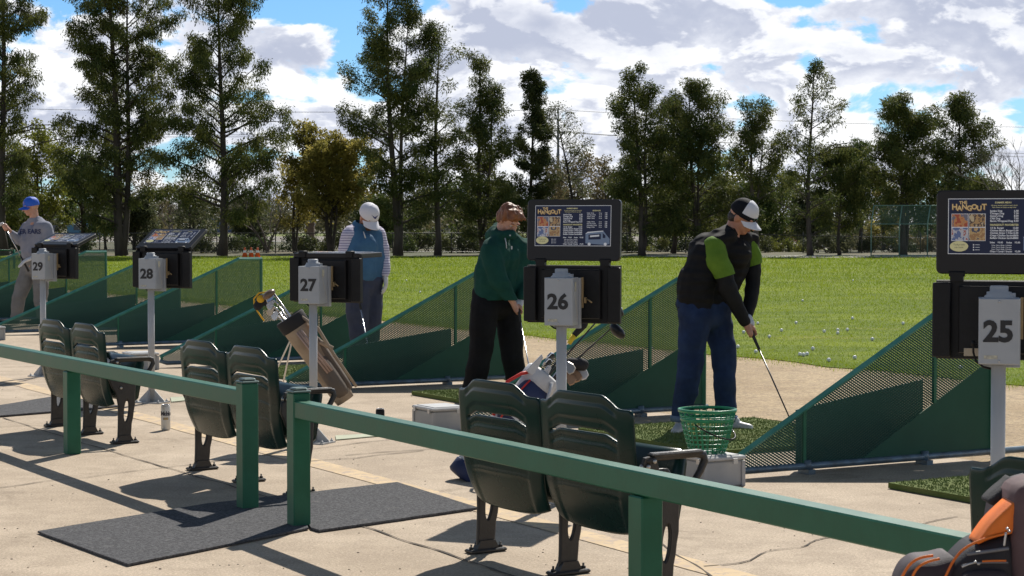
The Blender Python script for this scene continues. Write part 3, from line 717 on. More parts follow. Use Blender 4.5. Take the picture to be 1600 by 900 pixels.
def seat_pan_mesh(w=SW-.06):
    mb = MB(); n = 12; prof = []       # side outline (x, z) folded up
    out = [(.06, .30), (.085, .27), (.12, .262), (.15, .28), (.165, .34), (.185, .43), (.20, .52), (.195, .556), (.17, .568), (.148, .555), (.12, .48), (.09, .40)]
    V = []; F = []; k = len(out); ys = [-w/2, -w/2+.02, -w/4, 0, w/4, w/2-.02, w/2]
    for yi, y in enumerate(ys):
        sc = .90 if yi in (0, len(ys)-1) else 1; cxx = sum(p[0] for p in out)/k; czz = sum(p[1] for p in out)/k
        for (x, z) in out: V.append((cxx+(x-cxx)*sc*(1 if sc == 1 else .8)+.012*(y/(w/2))**2, y, czz+(z-czz)*sc))
    for a in range(len(ys)-1):
        for q in range(k): F.append((a*k+q, a*k+(q+1) % k, (a+1)*k+(q+1) % k, (a+1)*k+q))
    F.append(tuple(range(k))[::-1]); F.append(tuple((len(ys)-1)*k+q for q in range(k)))
    mb.add(V, F, 0, True); return mb
def oval(cx, cz, rx, rz, n, tilt=0.0):
    pts = []
    for i in range(n):
        a = 2*PI*i/n; x, z = rx*math.cos(a), rz*math.sin(a); x = math.copysign(abs(x)**.9*rx**.1, x)
        pts.append((cx+x*math.cos(tilt)-z*math.sin(tilt), cz+x*math.sin(tilt)+z*math.cos(tilt)))
    return pts
def leg_mesh():
    mb = MB(); n = 40
    # outline by height: centre and half width of the plate seen from the side
    prof = [(.012, .088, .040), (.05, .086, .037), (.12, .090, .038), (.20, .098, .045), (.27, .103, .051), (.33, .096, .058), (.39, .082, .076), (.45, .058, .080), (.50, .044, .060)]
    def lr(z):
        for a, b in zip(prof[:-1], prof[1:]):
            if a[0] <= z <= b[0]:
                t = (z-a[0])/(b[0]-a[0]); t = t*t*(3-2*t); return a[1]+(b[1]-a[1])*t, a[2]+(b[2]-a[2])*t
        return (prof[0][1:] if z < prof[0][0] else prof[-1][1:])
    inner = oval(.100, .218, .022, .080, n, -.10); outer = []
    zl, zh = .012, .50
    for i, (x, z) in enumerate(inner):
        a = 2*PI*i/n; s_ = math.sin(a); zz = (zl+zh)/2+(zh-zl)/2*max(-1, min(1, s_*1.12)); c, h = lr(zz)
        if abs(s_) > 1/1.12: xx = c+h*max(-1, min(1, math.cos(a)/math.cos(math.asin(1/1.12))))
        else: xx = c+h*(1 if math.cos(a) > 0 else -1)
        outer.append((xx, zz))
    mb.prism_hole(outer, inner, .020)
    # rim along the edges
    mb.tube([(p[0], 0, p[1]) for p in outer], .0105, 6, closed=True); mb.tube([(p[0], 0, p[1]) for p in inner], .008, 6, closed=True)
    mb.box((.088, 0, .010), (.185, .070, .016), None, 0, .005); mb.prism([(.03, .016), (.146, .016), (.125, .055), (.05, .055)], .04)
    for sx in (.012, .164): mb.lathe([(.011, .018), (.011, .027), (.005, .028), (.005, .040)], 6, Matrix.Translation((sx, 0, 0)))
    return mb
def arm_mesh():
    mb = MB()
    mb.tube([(.005, 0, .535), (.05, 0, .553), (.15, 0, .556), (.25, 0, .556), (.285, 0, .548), (.292, 0, .525), (.27, 0, .485), (.235, 0, .44), (.215, 0, .41)], [.014, .016, .017, .017, .017, .016, .015, .014, .013], 8)
    mb.prism([(-.005, .555), (.045, .562), (.06, .53), (.075, .46), (.12, .36), (.10, .33), (.055, .34), (.02, .45), (-.015, .53)], .018, None, 0, .003)
    mb.box((.15, 0, .563), (.25, .045, .016), None, 0, .006)
    return mb
seatM = {}
def seat_pair(p, label, first):
    root = thing('seat_pair', label, 'seats', (p.x, p.y, 0), SROT, 'pairs of dark green folding seats')
    if not seatM:
        b = back_mesh(); seatM['back'] = b.mesh('backrest'); seatM['back'].materials.append(m_seat)
        q = seat_pan_mesh(); seatM['pan'] = q.mesh('seat'); seatM['pan'].materials.append(m_seat)
        q = leg_mesh(); seatM['leg'] = q.mesh('leg'); seatM['leg'].materials.append(m_iron)
        q = arm_mesh(); seatM['arm'] = q.mesh('armrest'); seatM['arm'].materials.append(m_iron)
        q = MB()
        for (x, z) in ((.0, .52), (.03, .54), (.008, .475), (.055, .37)):
            q.lathe([(.010, 0), (.010, .006), (.006, .010)], 10, Matrix.Translation((x-.012, 0, z)) @ Matrix.Rotation(-PI/2, 4, 'Y'))
            q.lathe([(.010, 0), (.010, .006), (.006, .010)], 10, Matrix.Translation((x+.006, -.012, z)) @ Matrix.Rotation(PI/2, 4, 'X'))
        seatM['bolt'] = q.mesh('bolt'); seatM['bolt'].materials.append(m_bolt)
    pitch = .64
    def c(nm, me, y, par=root, **k):
        o = bpy.data.objects.new(nm, seatM[me]); C.objects.link(o); o.parent = par; o.location = (k.get('x', 0), y, 0); return o
    for i in (0, 1): c('backrest', 'back', (i-.5)*pitch+.03, x=-.045); c('seat', 'pan', (i-.5)*pitch+.02, x=.05)
    for i in (-1, 0, 1):
        l = c('leg', 'leg', i*pitch); a = c('armrest', 'arm', i*pitch); c('bolt', 'bolt', 0, a)
    return root
SD = Vector((-1950, 3000, 0)).normalized(); SV = Vector((SD.y, -SD.x, 0)); SROT = math.atan2(SV.y, SV.x)
for k, lb, mid in ((0, 'pair of dark green folding seats below the number 26 screen', (888, 897)), (1, 'pair of dark green folding seats left of the leaning tan golf bag', (389, 753)), (2, 'pair of dark green folding seats farthest left, behind the railing', (140, 679)), (-1, 'dark green folding seats at the right edge behind the orange-trimmed bag', None)):
    p_ = G(*mid)-SV*.088 if mid else G(888, 897)-SV*.088+Vector((1.585, -2.75, 0))
    sp = seat_pair(p_, lb, k == 0)
    if k == -1:
        mb = MB(); mb.box((-.02, .24, .545), (.008, .10, .045), None, 0, .003); mb.box((-.026, .245, .545), (.006, .06, .03), None, 1, .002)
        mb.box((-.03, .20, .55), (.03, .035, .05), None, 1, .004); mb.build('plate', [mat('plate_grey', (.30, .31, .31), .4, metal=.5), mat('plate_dark', (.07, .07, .075), .5)], sp)
# ------------------------------------------------------------------ mats
def flat_mat(name, pxs, m, label, cat, th=.008, z=.0, group=None, world=False, jit=0.0):
    pts = pxs if world else [G(*p) for p in pxs]; mb = MB(); n = len(pts)
    c = sum((Vector(p) for p in pts), Vector())/n; ring = []
    for a, b in zip(pts, pts[1:]+pts[:1]):
        for k in range(10):
            p = Vector(a).lerp(Vector(b), k/10)-c; ring.append((p.x+rnd(-1, 1)*jit, p.y+rnd(-1, 1)*jit))
    n = len(ring); V = [(p[0], p[1], 0) for p in ring]+[(p[0], p[1], th) for p in ring]
    F = [(q, (q+1) % n, n+(q+1) % n, n+q) for q in range(n)]+[tuple(range(n, 2*n)), tuple(range(n-1, -1, -1))]
    mb.add(V, F); o = mb.build(name, m, None, (c.x, c.y, z), fix=True); return tag(o, label, cat, group)
flat_mat('floor_mat', [(58, 834), (200, 886), (482, 829), (452, 776), (390, 783), (327, 790)], m_carpet, 'grey carpet mat lying nearest the camera at the lower left', 'mat', .009, .0045, 'grey carpet mats on the concrete', jit=.003)
flat_mat('floor_mat', [(454.5, 776.5), (620, 757), (747, 797), (500, 833), (486, 829)], m_carpet, 'grey carpet mat running behind the two end posts of the railings', 'mat', .010, .005, 'grey carpet mats on the concrete', jit=.003)
flat_mat('floor_mat', [(-60, 646), (-30, 655), (188, 637), (95, 620)], m_carpet, 'grey carpet mat behind the farthest left seat pair', 'mat', .010, .006, 'grey carpet mats on the concrete', jit=.003)
m_turf, nt, N, L, b = node_mat('mat_turf'); vec = N('ShaderNodeTexCoord').outputs['Object']
ff = nz(N, L, vec, 90, 4, .8); c = mixc(N, L, mr(N, L, nz(N, L, vec, 2.5, 5, .7), .35, .65), (.115, .165, .035), (.17, .20, .06)); c = mixc(N, L, 1.0, c, mixc(N, L, ff, (.7, .7, .7), (1.3, 1.3, 1.3)), 'MULTIPLY')
L(c, b.inputs['Base Color']); b.inputs['Roughness'].default_value = 1; bumpn(N, L, b, ff, 1, .01)
m_tuft = mat('turf_fibre', (.15, .20, .045), .8, col2=(.20, .24, .07), scale=9)
tl = ['green turf hitting mat at the right edge behind the nearest rail', 'green turf hitting mat under the golfer in blue jeans', 'green turf hitting mat in front of the red-haired man', 'green turf hitting mat under the man in the blue vest', None, 'green turf hitting mat below the farthest folded screens']
for k in range(-1, 5):
    lb = tl[k+1]
    if lb is None or k in (4,): continue
    f = row_pt(F0, 3.25*(k+1)-3.25, 0); a = row_pt(f, 0, 0)
    t0, t1, s0, s1 = (.50, 2.0, -.72, -2.3) if k != 1 else (.80, 2.1, -.78, -2.3)
    f = div_front[k] if k >= 0 else F0
    if k == -1: f = F0
    if k >= 0: f = div_front[k+1] if k+1 < len(div_front) else div_front[k]
    pts = [row_pt(f, s0, t0), row_pt(f, s1, t0), row_pt(f, s1, t1), row_pt(f, s0, t1)]
    o = flat_mat('turf_mat', pts, m_turf, lb, 'turf mat', .030, .003, 'green turf hitting mats', True)
    cc = sum(pts, Vector())/4; cnt = 16000
    s = rng.uniform(s1-.0, s0, cnt); t = rng.uniform(t0, t1, cnt); X = f.x+UDIR.x*s+VDIR.x*t-cc.x; Y = f.y+UDIR.y*s+VDIR.y*t-cc.y
    an = rng.uniform(0, PI, cnt); h = rng.uniform(.006, .016, cnt); w = .004; ln = rng.normal(0, .005, (cnt, 2)); z0 = np.full(cnt, .028)
    V = np.stack([np.stack([X-np.cos(an)*w, Y-np.sin(an)*w, z0], 1), np.stack([X+np.cos(an)*w, Y+np.sin(an)*w, z0], 1), np.stack([X+ln[:, 0], Y+ln[:, 1], z0+h], 1)], 1)
    npmesh('pile', V, np.arange(cnt*3), m_tuft, o, k=3)

# ------------------------------------------------------------------ grey ball boxes
m_gbox = mat('light_grey_plastic', (.33, .34, .34), .5, col2=(.39, .39, .38), scale=5, spots=((.2, .19, .17), 26, .70))
m_lid = mat('lid_grey', (.50, .50, .49), .45, col2=(.42, .42, .41), scale=9, spots=((.25, .24, .22), 30, .70))
def ball_box(p, label):
    root = thing('ball_box', label, 'box', (p.x, p.y, 0), ROW, 'grey boxes at the front ends of the dividers')
    mb = MB(); mb.box((0, 0, .072), (.26, .30, .144), None, 0, .008); 
    for sx in (-1, 1):
        for sy in (-1, 1): mb.box((sx*.128, sy*.148, .07), (.022, .022, .138))
    mb.build('body', m_gbox, root)
    mb = MB(); mb.box((0, 0, .158), (.285, .325, .022), None, 0, .006); mb.box((0, 0, .171), (.23, .27, .006), None, 0, .002); mb.build('lid', m_lid, root)
    mb = MB()
    for sy in (-.11, .11): mb.box((-.145, sy, .145), (.008, .03, .03)); mb.box((.05, sy*1.7, .145), (.03, .008, .03))
    mb.build('clasp', m_steel, root); return root
FB = row_pt(F0, -.0, -.17)
bl = ['grey box under the green wire ball basket', 'grey box left of the nearest full seat pair, by the green turf mat', None, 'grey box beside the pole of the number 28 stand', None, 'grey box at the left edge beside the feet of the man in the blue cap']
boxes = {}
for k, lb in enumerate(bl):
    if lb: p = row_pt(div_front[k], -.08, -.25) if k < 5 else G(-14, 531); boxes[k] = p; ball_box(p, lb)

# ------------------------------------------------------------------ wire ball basket(s): two nested
m_bask = mat('green_plastic_coat', (.012, .20, .085), .32, col2=(.02, .26, .12), scale=14)
def basket(p, zb, label, h=.235, r0=.098, r1=.158):
    root = thing('ball_basket', label, 'basket', (p.x, p.y, zb), .3)
    mb = MB(); n = 26; levels = 8
    R = lambda f: r0+(r1-r0)*(f**.8)
    for i in range(levels+1):
        f = i/levels; z = .004+f*h*.86; rr = R(f*.86); mb.tube([(rr*math.cos(2*PI*q/40), rr*math.sin(2*PI*q/40), z) for q in range(40)], .0034, 5, closed=True)
    for q in range(n):
        a = 2*PI*q/n; mb.tube([(R(f)*math.cos(a), R(f)*math.sin(a), .004+f*h) for f in (0, .33, .66, 1)], .0036, 5)
    for q in range(5): 
        a = PI*q/5; mb.tube([(r0*math.cos(a), r0*math.sin(a), .004), (-r0*math.cos(a), -r0*math.sin(a), .004)], .0028, 5)
    mb.build('wire_body', m_bask, root)
    mb = MB(); mb.lathe([(r1-.004, h-.006), (r1+.006, h-.006), (r1+.007, h+.010), (r1-.003, h+.012), (r1-.006, h)], 40, cap=False)
    rr = R(.80); mb.lathe([(rr-.003, h*.78), (rr+.004, h*.78), (rr+.004, h*.84), (rr-.003, h*.84)], 40, cap=False); mb.build('rim', m_bask, root)
    mb = MB(); a0 = .6
    mb.tube([(.150*math.cos(a0+PI*q/16-PI*.98), .150*math.sin(a0+PI*q/16-PI*.98)-.015, h*.72-.085*math.sin(PI*q/16)) for q in range(17)], .0045, 6); mb.build('handle', m_black, root)
    return root
BK = G(1104, 713); BK = row_pt(boxes[0], .01, .0)
basket(BK, .176, 'green wire ball basket standing on the nearest grey box')

# ------------------------------------------------------------------ cans
m_can = mat('can_white', (.62, .60, .55), .3, metal=.2); m_alu = mat('aluminium', (.6, .6, .6), .25, metal=.95)
def can(p, h, r, mbody, label, text=None, top=m_alu):
    root = thing('drink_can', label, 'can', (p.x, p.y, 0))
    mb = MB(); mb.lathe([(r*.78, 0), (r*.95, .005), (r, .014), (r, h-.016), (r*.84, h-.004)], 28, cap=True); mb.build('body', mbody, root)
    mb = MB(); mb.lathe([(r*.80, h-.007), (r*.86, h-.003), (r*.86, h), (r*.78, h), (r*.76, h-.005), (.001, h-.005)], 28, cap=False); mb.box((0, -.008, h-.003), (.014, .022, .002)); mb.build('lid', top, root)
    return root
p = G(259, 672); c1 = can(p, .182, .033, m_can, 'tall white drinks can standing on the concrete near the number 28 stand')
mb = MB()
for i, ch in enumerate('Modelo'):
    a = -PI/2-.55+i*.36; mb.text(ch, .042, Matrix.Translation((.0336*math.cos(a), .0336*math.sin(a), .118)) @ Matrix.Rotation(a+PI/2, 4, 'Z') @ Matrix.Rotation(PI/2, 4, 'X'), 0, .0012)
for i in range(10):
    a = -PI/2-.35+i*.11; mb.add([(.0334*math.cos(a+d), .0334*math.sin(a+d), z) for d, z in ((0, .075), (.10, .075), (.10, .092), (0, .092))], [(0, 1, 2, 3)], 1 if i % 3 else 2)
mb.build('lettering', [mat('letter_dark', (.03, .03, .05), .5), mat('label_gold', (.55, .38, .10), .4), mat('label_blue', (.05, .08, .2), .4)], c1)
p = G(594, 656); can(p, .085, .033, m_black, 'small black can on the concrete left of the grey box', top=m_alu)
# flat plates let into the concrete beside the stands
m_plate = mat('pale_green_plate', (.40, .42, .28), .6, col2=(.33, .36, .24), scale=9)
for q, lb in (([(525, 688.5), (575, 684), (612, 681), (600, 678), (524, 682)], 'pale green strip plate on the concrete at the foot of stand 27'), ([(268, 629), (318, 624), (312, 620), (266, 622)], 'pale green strip plate on the concrete at the foot of stand 28')):
    flat_mat('ground_plate', q, m_plate, lb, 'plate', .006, .002, 'pale plates screwed to the concrete')

# ------------------------------------------------------------------ golf clubs and bags
m_chrome = mat('club_chrome', (.55, .55, .56), .22, metal=1.0); m_shaft = mat('steel_shaft', (.6, .6, .62), .25, metal=1.0); m_grip = mat('rubber_grip', (.02, .02, .021), .7)
m_darkshaft = mat('graphite_shaft', (.02, .02, .022), .3); m_leather = mat('tan_head_face', (.36, .22, .13), .5, col2=(.28, .17, .10), scale=20)
def iron_head(mb, o, ax, fl, s=1.0, mi=0):
    """o: end of the shaft, ax: shaft direction (towards the head), fl: towards the toe"""
    ax = Vector(ax).normalized(); fl = Vector(fl); fl = (fl-ax*fl.dot(ax)).normalized(); up = fl.cross(ax)
    X = Matrix(((fl.x, up.x, -ax.x, o[0]), (fl.y, up.y, -ax.y, o[1]), (fl.z, up.z, -ax.z, o[2]), (0, 0, 0, 1)))
    mb.prism([(0, -.012), (.012, -.024), (.05, -.028), (.078, -.018), (.086, .012), (.074, .034), (.05, .030), (.022, .008), (.008, .006), (0, .03)], .013, X @ Matrix.Diagonal((s, s, s, 1)), mi, .003)
    mb.tube([(o[0], o[1], o[2]), tuple(Vector(o)-ax*.045*s)], .0075*s, 8, mi)
def wood_head(mb, o, ax, fl, s=1.0, mi=0):
    ax = Vector(ax).normalized(); fl = Vector(fl); fl = (fl-ax*fl.dot(ax)).normalized(); up = fl.cross(ax)
    R = Matrix(((fl.x, up.x, -ax.x), (fl.y, up.y, -ax.y), (fl.z, up.z, -ax.z)))
    mb.ell(tuple(Vector(o)+fl*.045*s+ax*.005), (.060*s, .050*s, .030*s), R, 16, mi)
def golf_club(name, a, b, headdir, label, kind='iron', shaft=m_shaft, grip_len=.27, r=.0058):
    """top-level club: a = butt of the grip, b = end of the shaft at the head (world)"""
    a = Vector(a); b = Vector(b); root = thing('golf_club', label, 'golf club', tuple(b)); A = a-b; t = -A.normalized()
    g = A+t*grip_len
    mb = MB(); mb.tube([g, (0, 0, 0)], [r, r*.72], 10); mb.build('shaft', shaft, root)
    mb = MB(); mb.tube([A, A+t*.01, g], [.014, .0145, .010], 12); mb.build('grip', m_grip, root)
    mb = MB()
    if kind == 'iron': iron_head(mb, (0, 0, 0), t, headdir)
    else: wood_head(mb, (0, 0, 0), t, headdir)
    mb.build('club_head', m_chrome if kind == 'iron' else m_blackgloss, root); return root
m_khaki = mat('khaki_fabric', (.38, .30, .215), .85, col2=(.30, .23, .165), scale=9, bump=.3, bscale=300); m_khaki2 = mat('khaki_dark', (.15, .12, .095), .85, bump=.3, bscale=300)
m_navyf = mat('navy_fabric', (.012, .022, .075), .6, col2=(.018, .03, .095), scale=8, bump=.2, bscale=250); m_whitef = mat('white_fabric', (.62, .62, .62), .6, col2=(.52, .52, .53), scale=9, bump=.2, bscale=250); m_redf = mat('red_trim', (.62, .03, .02), .5)
m_blackf = mat('black_fabric', (.018, .018, .02), .85, bump=.3, bscale=200)
def frame_from(axis, side):
    z = Vector(axis).normalized(); x = Vector(side); x = (x-z*x.dot(z)).normalized(); y = z.cross(x)
    return Matrix(((x.x, y.x, z.x, 0), (x.y, y.y, z.y, 0), (x.z, y.z, z.z, 0), (0, 0, 0, 1)))
def bag_shell(mb, X, L_, r0, r1, sq=1.0, mi=0, z0=0, n=28):
    prof = []
    for i in range(13):
        f = i/12; r = r0+(r1-r0)*f; r *= 1+.025*math.sin(f*9)
        if i == 0: r *= .93
        prof.append((r, z0+f*L_))
    mb.lathe(prof, n, X @ Matrix.Diagonal((1, sq, 1, 1)), mi)
def pocket(mb, X, cx, cy, z0, z1, w, d, mi=0):
    """padded pocket on the bag, rounded"""
    zc, zh = (z0+z1)/2, (z1-z0)/2; V = []; F = []; n = 20; m = 7
    for i in range(m+1):
        a = PI/2*i/m; rr = math.cos(a); dd = math.sin(a)
        for q in range(n):
            t = 2*PI*q/n; c_, s_ = math.cos(t), math.sin(t); c2 = math.copysign(abs(c_)**.5, c_); s2 = math.copysign(abs(s_)**.5, s_)
            V.append((cx+c2*w/2*rr**.6, cy-d*dd, zc+s2*zh*rr**.6))
    for i in range(m):
        for q in range(n): F.append((i*n+q, i*n+(q+1) % n, (i+1)*n+(q+1) % n, (i+1)*n+q))
    F.append(tuple(m*n+q for q in range(n))); mb.add(V, F, mi, True, X)
# tan stand bag leaning left
Y1 = G(540, 640).y; B0 = P(540, 626, Y1); T0 = P(455, 500, Y1-.05)
root = thing('golf_bag', 'worn tan golf bag leaning left on its stand behind the number 27 pole', 'golf bag', (B0.x, B0.y, 0))
O = Vector((0, 0, B0.z)); ax = (T0-B0); L_ = ax.length; X = Matrix.Translation(O) @ frame_from(ax, (1, 0, 0))
mb = MB(); bag_shell(mb, X, L_, .080, .108, .85); mb.build('body', m_khaki, root, fix=True)
mb = MB(); mb.lathe([(.111, L_-.075), (.117, L_-.07), (.121, L_+.02), (.113, L_+.03), (.104, L_+.02), (.10, L_-.03), (.001, L_-.03)], 28, X @ Matrix.Diagonal((1, .85, 1, 1)), cap=False); mb.build('collar', m_blackf, root)
mb = MB(); pocket(mb, X, .02, -.05, .04, .40, .13, .07, 0); pocket(mb, X, .08, .0, .05, .55, .07, .05, 0); mb.build('pocket', m_khaki2, root, fix=True)
mb = MB()
for sx in (-.02, .0, .02): mb.tube([X @ Vector((.02+sx, -.118, L_-.10)), X @ Vector((.035+sx, -.14, L_*.6)), X @ Vector((.045+sx, -.12, L_*.35))], .009, 6)
mb.build('strap', mat('strap_pinkish', (.42, .30, .25), .8), root)
mb = MB(); mb.tube([X @ Vector((.09, -.05, L_-.02)), X @ Vector((.15, -.08, L_-.16)), X @ Vector((.135, -.06, L_*.45)), X @ Vector((.14, -.05, .05))], [.012, .014, .014, .012], 8); mb.tube([X @ Vector((.10, -.06, .50)), X @ Vector((.155, -.06, .40))], .02, 6); mb.build('carry_strap', m_khaki, root)
mb = MB(); mb.lathe([(.028, 0), (.030, .03), (.024, .045)], 12, X @ Matrix.Translation((.11, -.08, L_-.15)) @ Matrix.Rotation(.5, 4, 'Y')); mb.build('buckle', mat('orange_tab', (.55, .25, .05), .5), root)
for dx, (px, py) in enumerate(((418, 600), (437, 602))):
    q = G(px, py+(22 if dx else 8), 0)-Vector((B0.x, B0.y, 0)); mb = MB(); mb.tube([X @ Vector((-.05, .02, L_-.10)), q], .007, 8); mb.lathe([(.014, 0), (.012, .03)], 8, Matrix.Translation(q)); mb.build('stand_leg', mat('white_rod', (.6, .58, .55), .4), root)
def clubs_in_bag(X, L_, Rb, specs, owner):
    """each club in the bag is a thing of its own"""
    for (x, y, l, tx, ty, hd, kind, lab, mh) in specs:
        a = X @ Vector((x*.6, y*.6, L_-.30)); d = (X.to_3x3() @ Vector((tx, ty, 1))).normalized(); b = a+d*(l+.30)
        r = thing('golf_club', lab, 'golf club', tuple(owner+b), 0, 'clubs standing in the golf bags'); b0 = Vector((0, 0, 0))
        mb = MB(); mb.tube([a-b, (0, 0, 0)], [.0055, .0045], 8); mb.build('shaft', m_shaft, r)
        mb = MB(); 
        if kind == 'iron': iron_head(mb, b0, d, hd, 1.0)
        elif kind == 'wood': wood_head(mb, b0, d, hd, 1.0)
        else:
            fl = Vector(hd).normalized(); mb.cap_(b0-d*.16, b0-d*.02, .016, .028); mb.cap_(b0, b0+fl*.075, .040, .036)
            me = remesh(mb, .008, 2); put('head_cover', me, mh, r); continue
        mb.build('club_head', mh, r)
own = Vector((B0.x, B0.y, 0))
cl = [(-.05, .02, .10, -.02, 0, (-1, -.2, .1), 'iron', 'iron club head lowest at the mouth of the tan bag', m_chrome), (-.03, -.03, .15, -.06, .02, (-1, .1, -.3), 'iron', 'iron club second lowest of those in the tan bag', m_chrome),
      (0, -.04, .19, -.03, 0, (-1, -.2, 0), 'iron', 'iron club in the middle of those in the tan bag', m_chrome), (.02, -.03, .23, -.02, .05, (-1, -.3, .2), 'iron', 'iron club second highest of those in the tan bag', m_chrome),
      (.04, 0, .26, -.03, -.02, (-.8, -.6, .1), 'wood', 'rounded bronze club head highest in the tan bag', mat('bronze_wood', (.16, .10, .06), .3)),
      (-.05, .04, .26, -.12, .05, (-.5, -.4, -.7), 'cover', 'black and yellow head cover poking out of the tan bag', m_blackf)]
clubs_in_bag(X, L_, .12, cl, own)
# yellow rim and disc on that head cover
for o in list(C.objects):
    if o.name.startswith('golf_club') and o.get('label', '').startswith('black and yellow'):
        my = mat('yellow_knit', (.75, .42, .02), .6); mb = MB(); c_ = Vector((.0, -.045, .0))
        mb.lathe([(.030, 0), (.030, .006), (.001, .008)], 20, Matrix.Translation(Vector((-.015, -.052, .0))) @ Matrix.Rotation(PI/2, 4, 'X'), cap=False)
        mb.tube([(.06, -.03, .02), (.03, -.035, .055), (-.03, -.035, .045), (-.07, -.03, -.0), (-.065, -.03, -.06), (-.02, -.03, -.13), (.01, -.03, -.17)], .007, 6); mb.build('yellow_trim', my, o.children[0] if False else o)
# navy and white bag behind the nearest seats
Y2 = G(724, 750).y; B1 = P(727, 742, Y2); T1 = P(846, 596, Y2+.12)
root = thing('golf_bag', 'navy, white and red golf bag behind the nearest seat pair', 'golf bag', (B1.x, B1.y, 0)); O = Vector((0, 0, B1.z)); ax = T1-B1; L_ = ax.length
X = Matrix.Translation(O) @ frame_from(ax, (1, .2, 0))
mb = MB(); bag_shell(mb, X, L_-.02, .095, .105, .9, 0, .02); mb.build('body', m_whitef, root, fix=True)
mb = MB(); mb.lathe([(.085, -.03), (.10, -.02), (.102, .05), (.098, .055)], 24, X @ Matrix.Diagonal((1, .9, 1, 1))); mb.build('base', m_navyf, root)
mb = MB()
for (cx, z0, z1, w) in ((-.045, .06, .30, .05), (.03, .08, .28, .04)): mb.box((cx, -.088, (z0+z1)/2), (.018, .012, .035), X, 0)
mb.build('red_tab', m_redf, root)
mb = MB(); pocket(mb, X, .0, -.055, L_*.50, L_-.03, .20, .085); mb.build('pocket', m_navyf, root, fix=True)
mb = MB(); mb.lathe([(.108, L_-.05), (.122, L_-.03), (.124, L_+.03), (.112, L_+.045), (.10, L_+.02), (.001, L_-.02)], 24, X @ Matrix.Diagonal((1, .9, 1, 1)), cap=False)
# raised white prongs of the collar
for (x0, zt) in ((-.105, .10), (-.03, .085), (.06, .06)): mb.prism([(x0-.02, L_-.02), (x0+.04, L_-.02), (x0+.012, L_+zt), (x0-.006, L_+zt+.01)], .02, X @ Matrix.Translation((0, -.075, 0)), 0, .004)
mb.build('collar', m_whitef, root)
mb = MB(); mb.tube([X @ Vector((-.10, -.05, L_*.52)), X @ Vector((-.15, -.08, L_*.66)), X @ Vector((-.165, -.08, L_*.80)), X @ Vector((-.13, -.07, L_*.93)), X @ Vector((-.09, -.05, L_+.0))], .010, 8)
mb.tube([X @ Vector((-.07, -.125, L_*.52)), X @ Vector((-.09, -.13, L_*.72)), X @ Vector((-.075, -.11, L_*.93))], .0055, 6); mb.build('red_handle', m_redf, root)
mb = MB(); mb.tube([X @ Vector((.03, -.12, L_+.02)), X @ Vector((.08, -.13, L_*.86)), X @ Vector((.10, -.10, L_*.70))], .010, 6); mb.build('shoulder_strap', m_whitef, root)
mb = MB()
for i, ch in enumerate('PING'):
    mb.text(ch, .085, X @ Matrix.Translation((-.015, -.146, L_*.50+.02+i*.052)) @ Matrix.Rotation(-PI/2, 4, 'Y') @ Matrix.Rotation(PI/2, 4, 'X') , 0, .003, 'CENTER', .0005)
mb.build('lettering', m_whitef, root)
mb = MB(); mb.prism([(.02, L_*.50), (.055, L_*.50), (.07, L_*.72), (.055, L_*.76)], .008, X @ Matrix.Translation((0, -.145, 0)), 0, .002); mb.build('white_towel', m_whitef, root)
own = Vector((B1.x, B1.y, 0))
md = mat('dull_steel_head', (.45, .42, .38), .4, metal=.6)
specs = [(.06, -.05, .12, .10, .02, (.7, -.6, -.5), 'iron', 'iron with a tan face, lowest right of those in the navy bag', m_leather), (.05, -.03, .16, .14, .02, (.8, -.5, -.4), 'iron', 'second tan-faced iron right of the number 26 pole', m_leather),
         (.03, -.05, .16, .03, .0, (.8, -.5, -.3), 'iron', 'bright round-backed iron just right of the number 26 pole', md), (.06, .0, .20, .16, .0, (.8, -.5, -.5), 'iron', 'white-edged putter head right of the tan-faced irons', m_whitef),
         (.02, .03, .19, .12, -.02, (.9, -.4, .0), 'cover', 'black knitted head cover above the tan-faced irons', m_blackf), (-.03, .0, .10, -.02, -.02, (-.3, -.8, .2), 'iron', 'striped steel iron left of the number 26 pole', m_chrome),
         (-.02, .03, .14, -.03, .0, (-.3, -.8, .3), 'iron', 'taller steel iron left of the number 26 pole', m_chrome),
         ]
clubs_in_bag(X, L_, .11, specs, own)
a0 = X @ Vector((0, .02, L_-.28))+own
for (px, py, dy, lb) in ((966, 474, .32, 'black driver head at the right edge of the number 26 screen'), (970, 506, .26, 'lower black driver head sticking out below the number 26 screen')):
    e_ = P(px-14, py+6, Y2+dy); golf_club('golf_club', a0, e_, (.9, -.3, .1), lb, 'wood', m_darkshaft, .3)
    a0 = a0+Vector((.01, .02, 0))
r9 = thing('golf_club', 'club with a black and yellow cover just right of the number 26 pole', 'golf club', tuple(own), 0, 'clubs standing in the golf bags')
q0, q, q2 = P(880, 552, Y2+.2)-own, P(889, 537, Y2+.2)-own, P(897, 524, Y2+.21)-own
mb = MB(); mb.tube([a0-own, q0], .006, 8); mb.build('shaft', m_darkshaft, r9); mb = MB(); mb.tube([q, q2], [.013, .016], 10); mb.build('yellow_band', mat('yellow_band', (.7, .5, .02), .5), r9)
mb = MB(); mb.tube([q2, P(912, 508, Y2+.22)-own, P(918, 500, Y2+.22)-own], [.017, .022, .012], 10); mb.build('head_cover', m_blackf, r9)

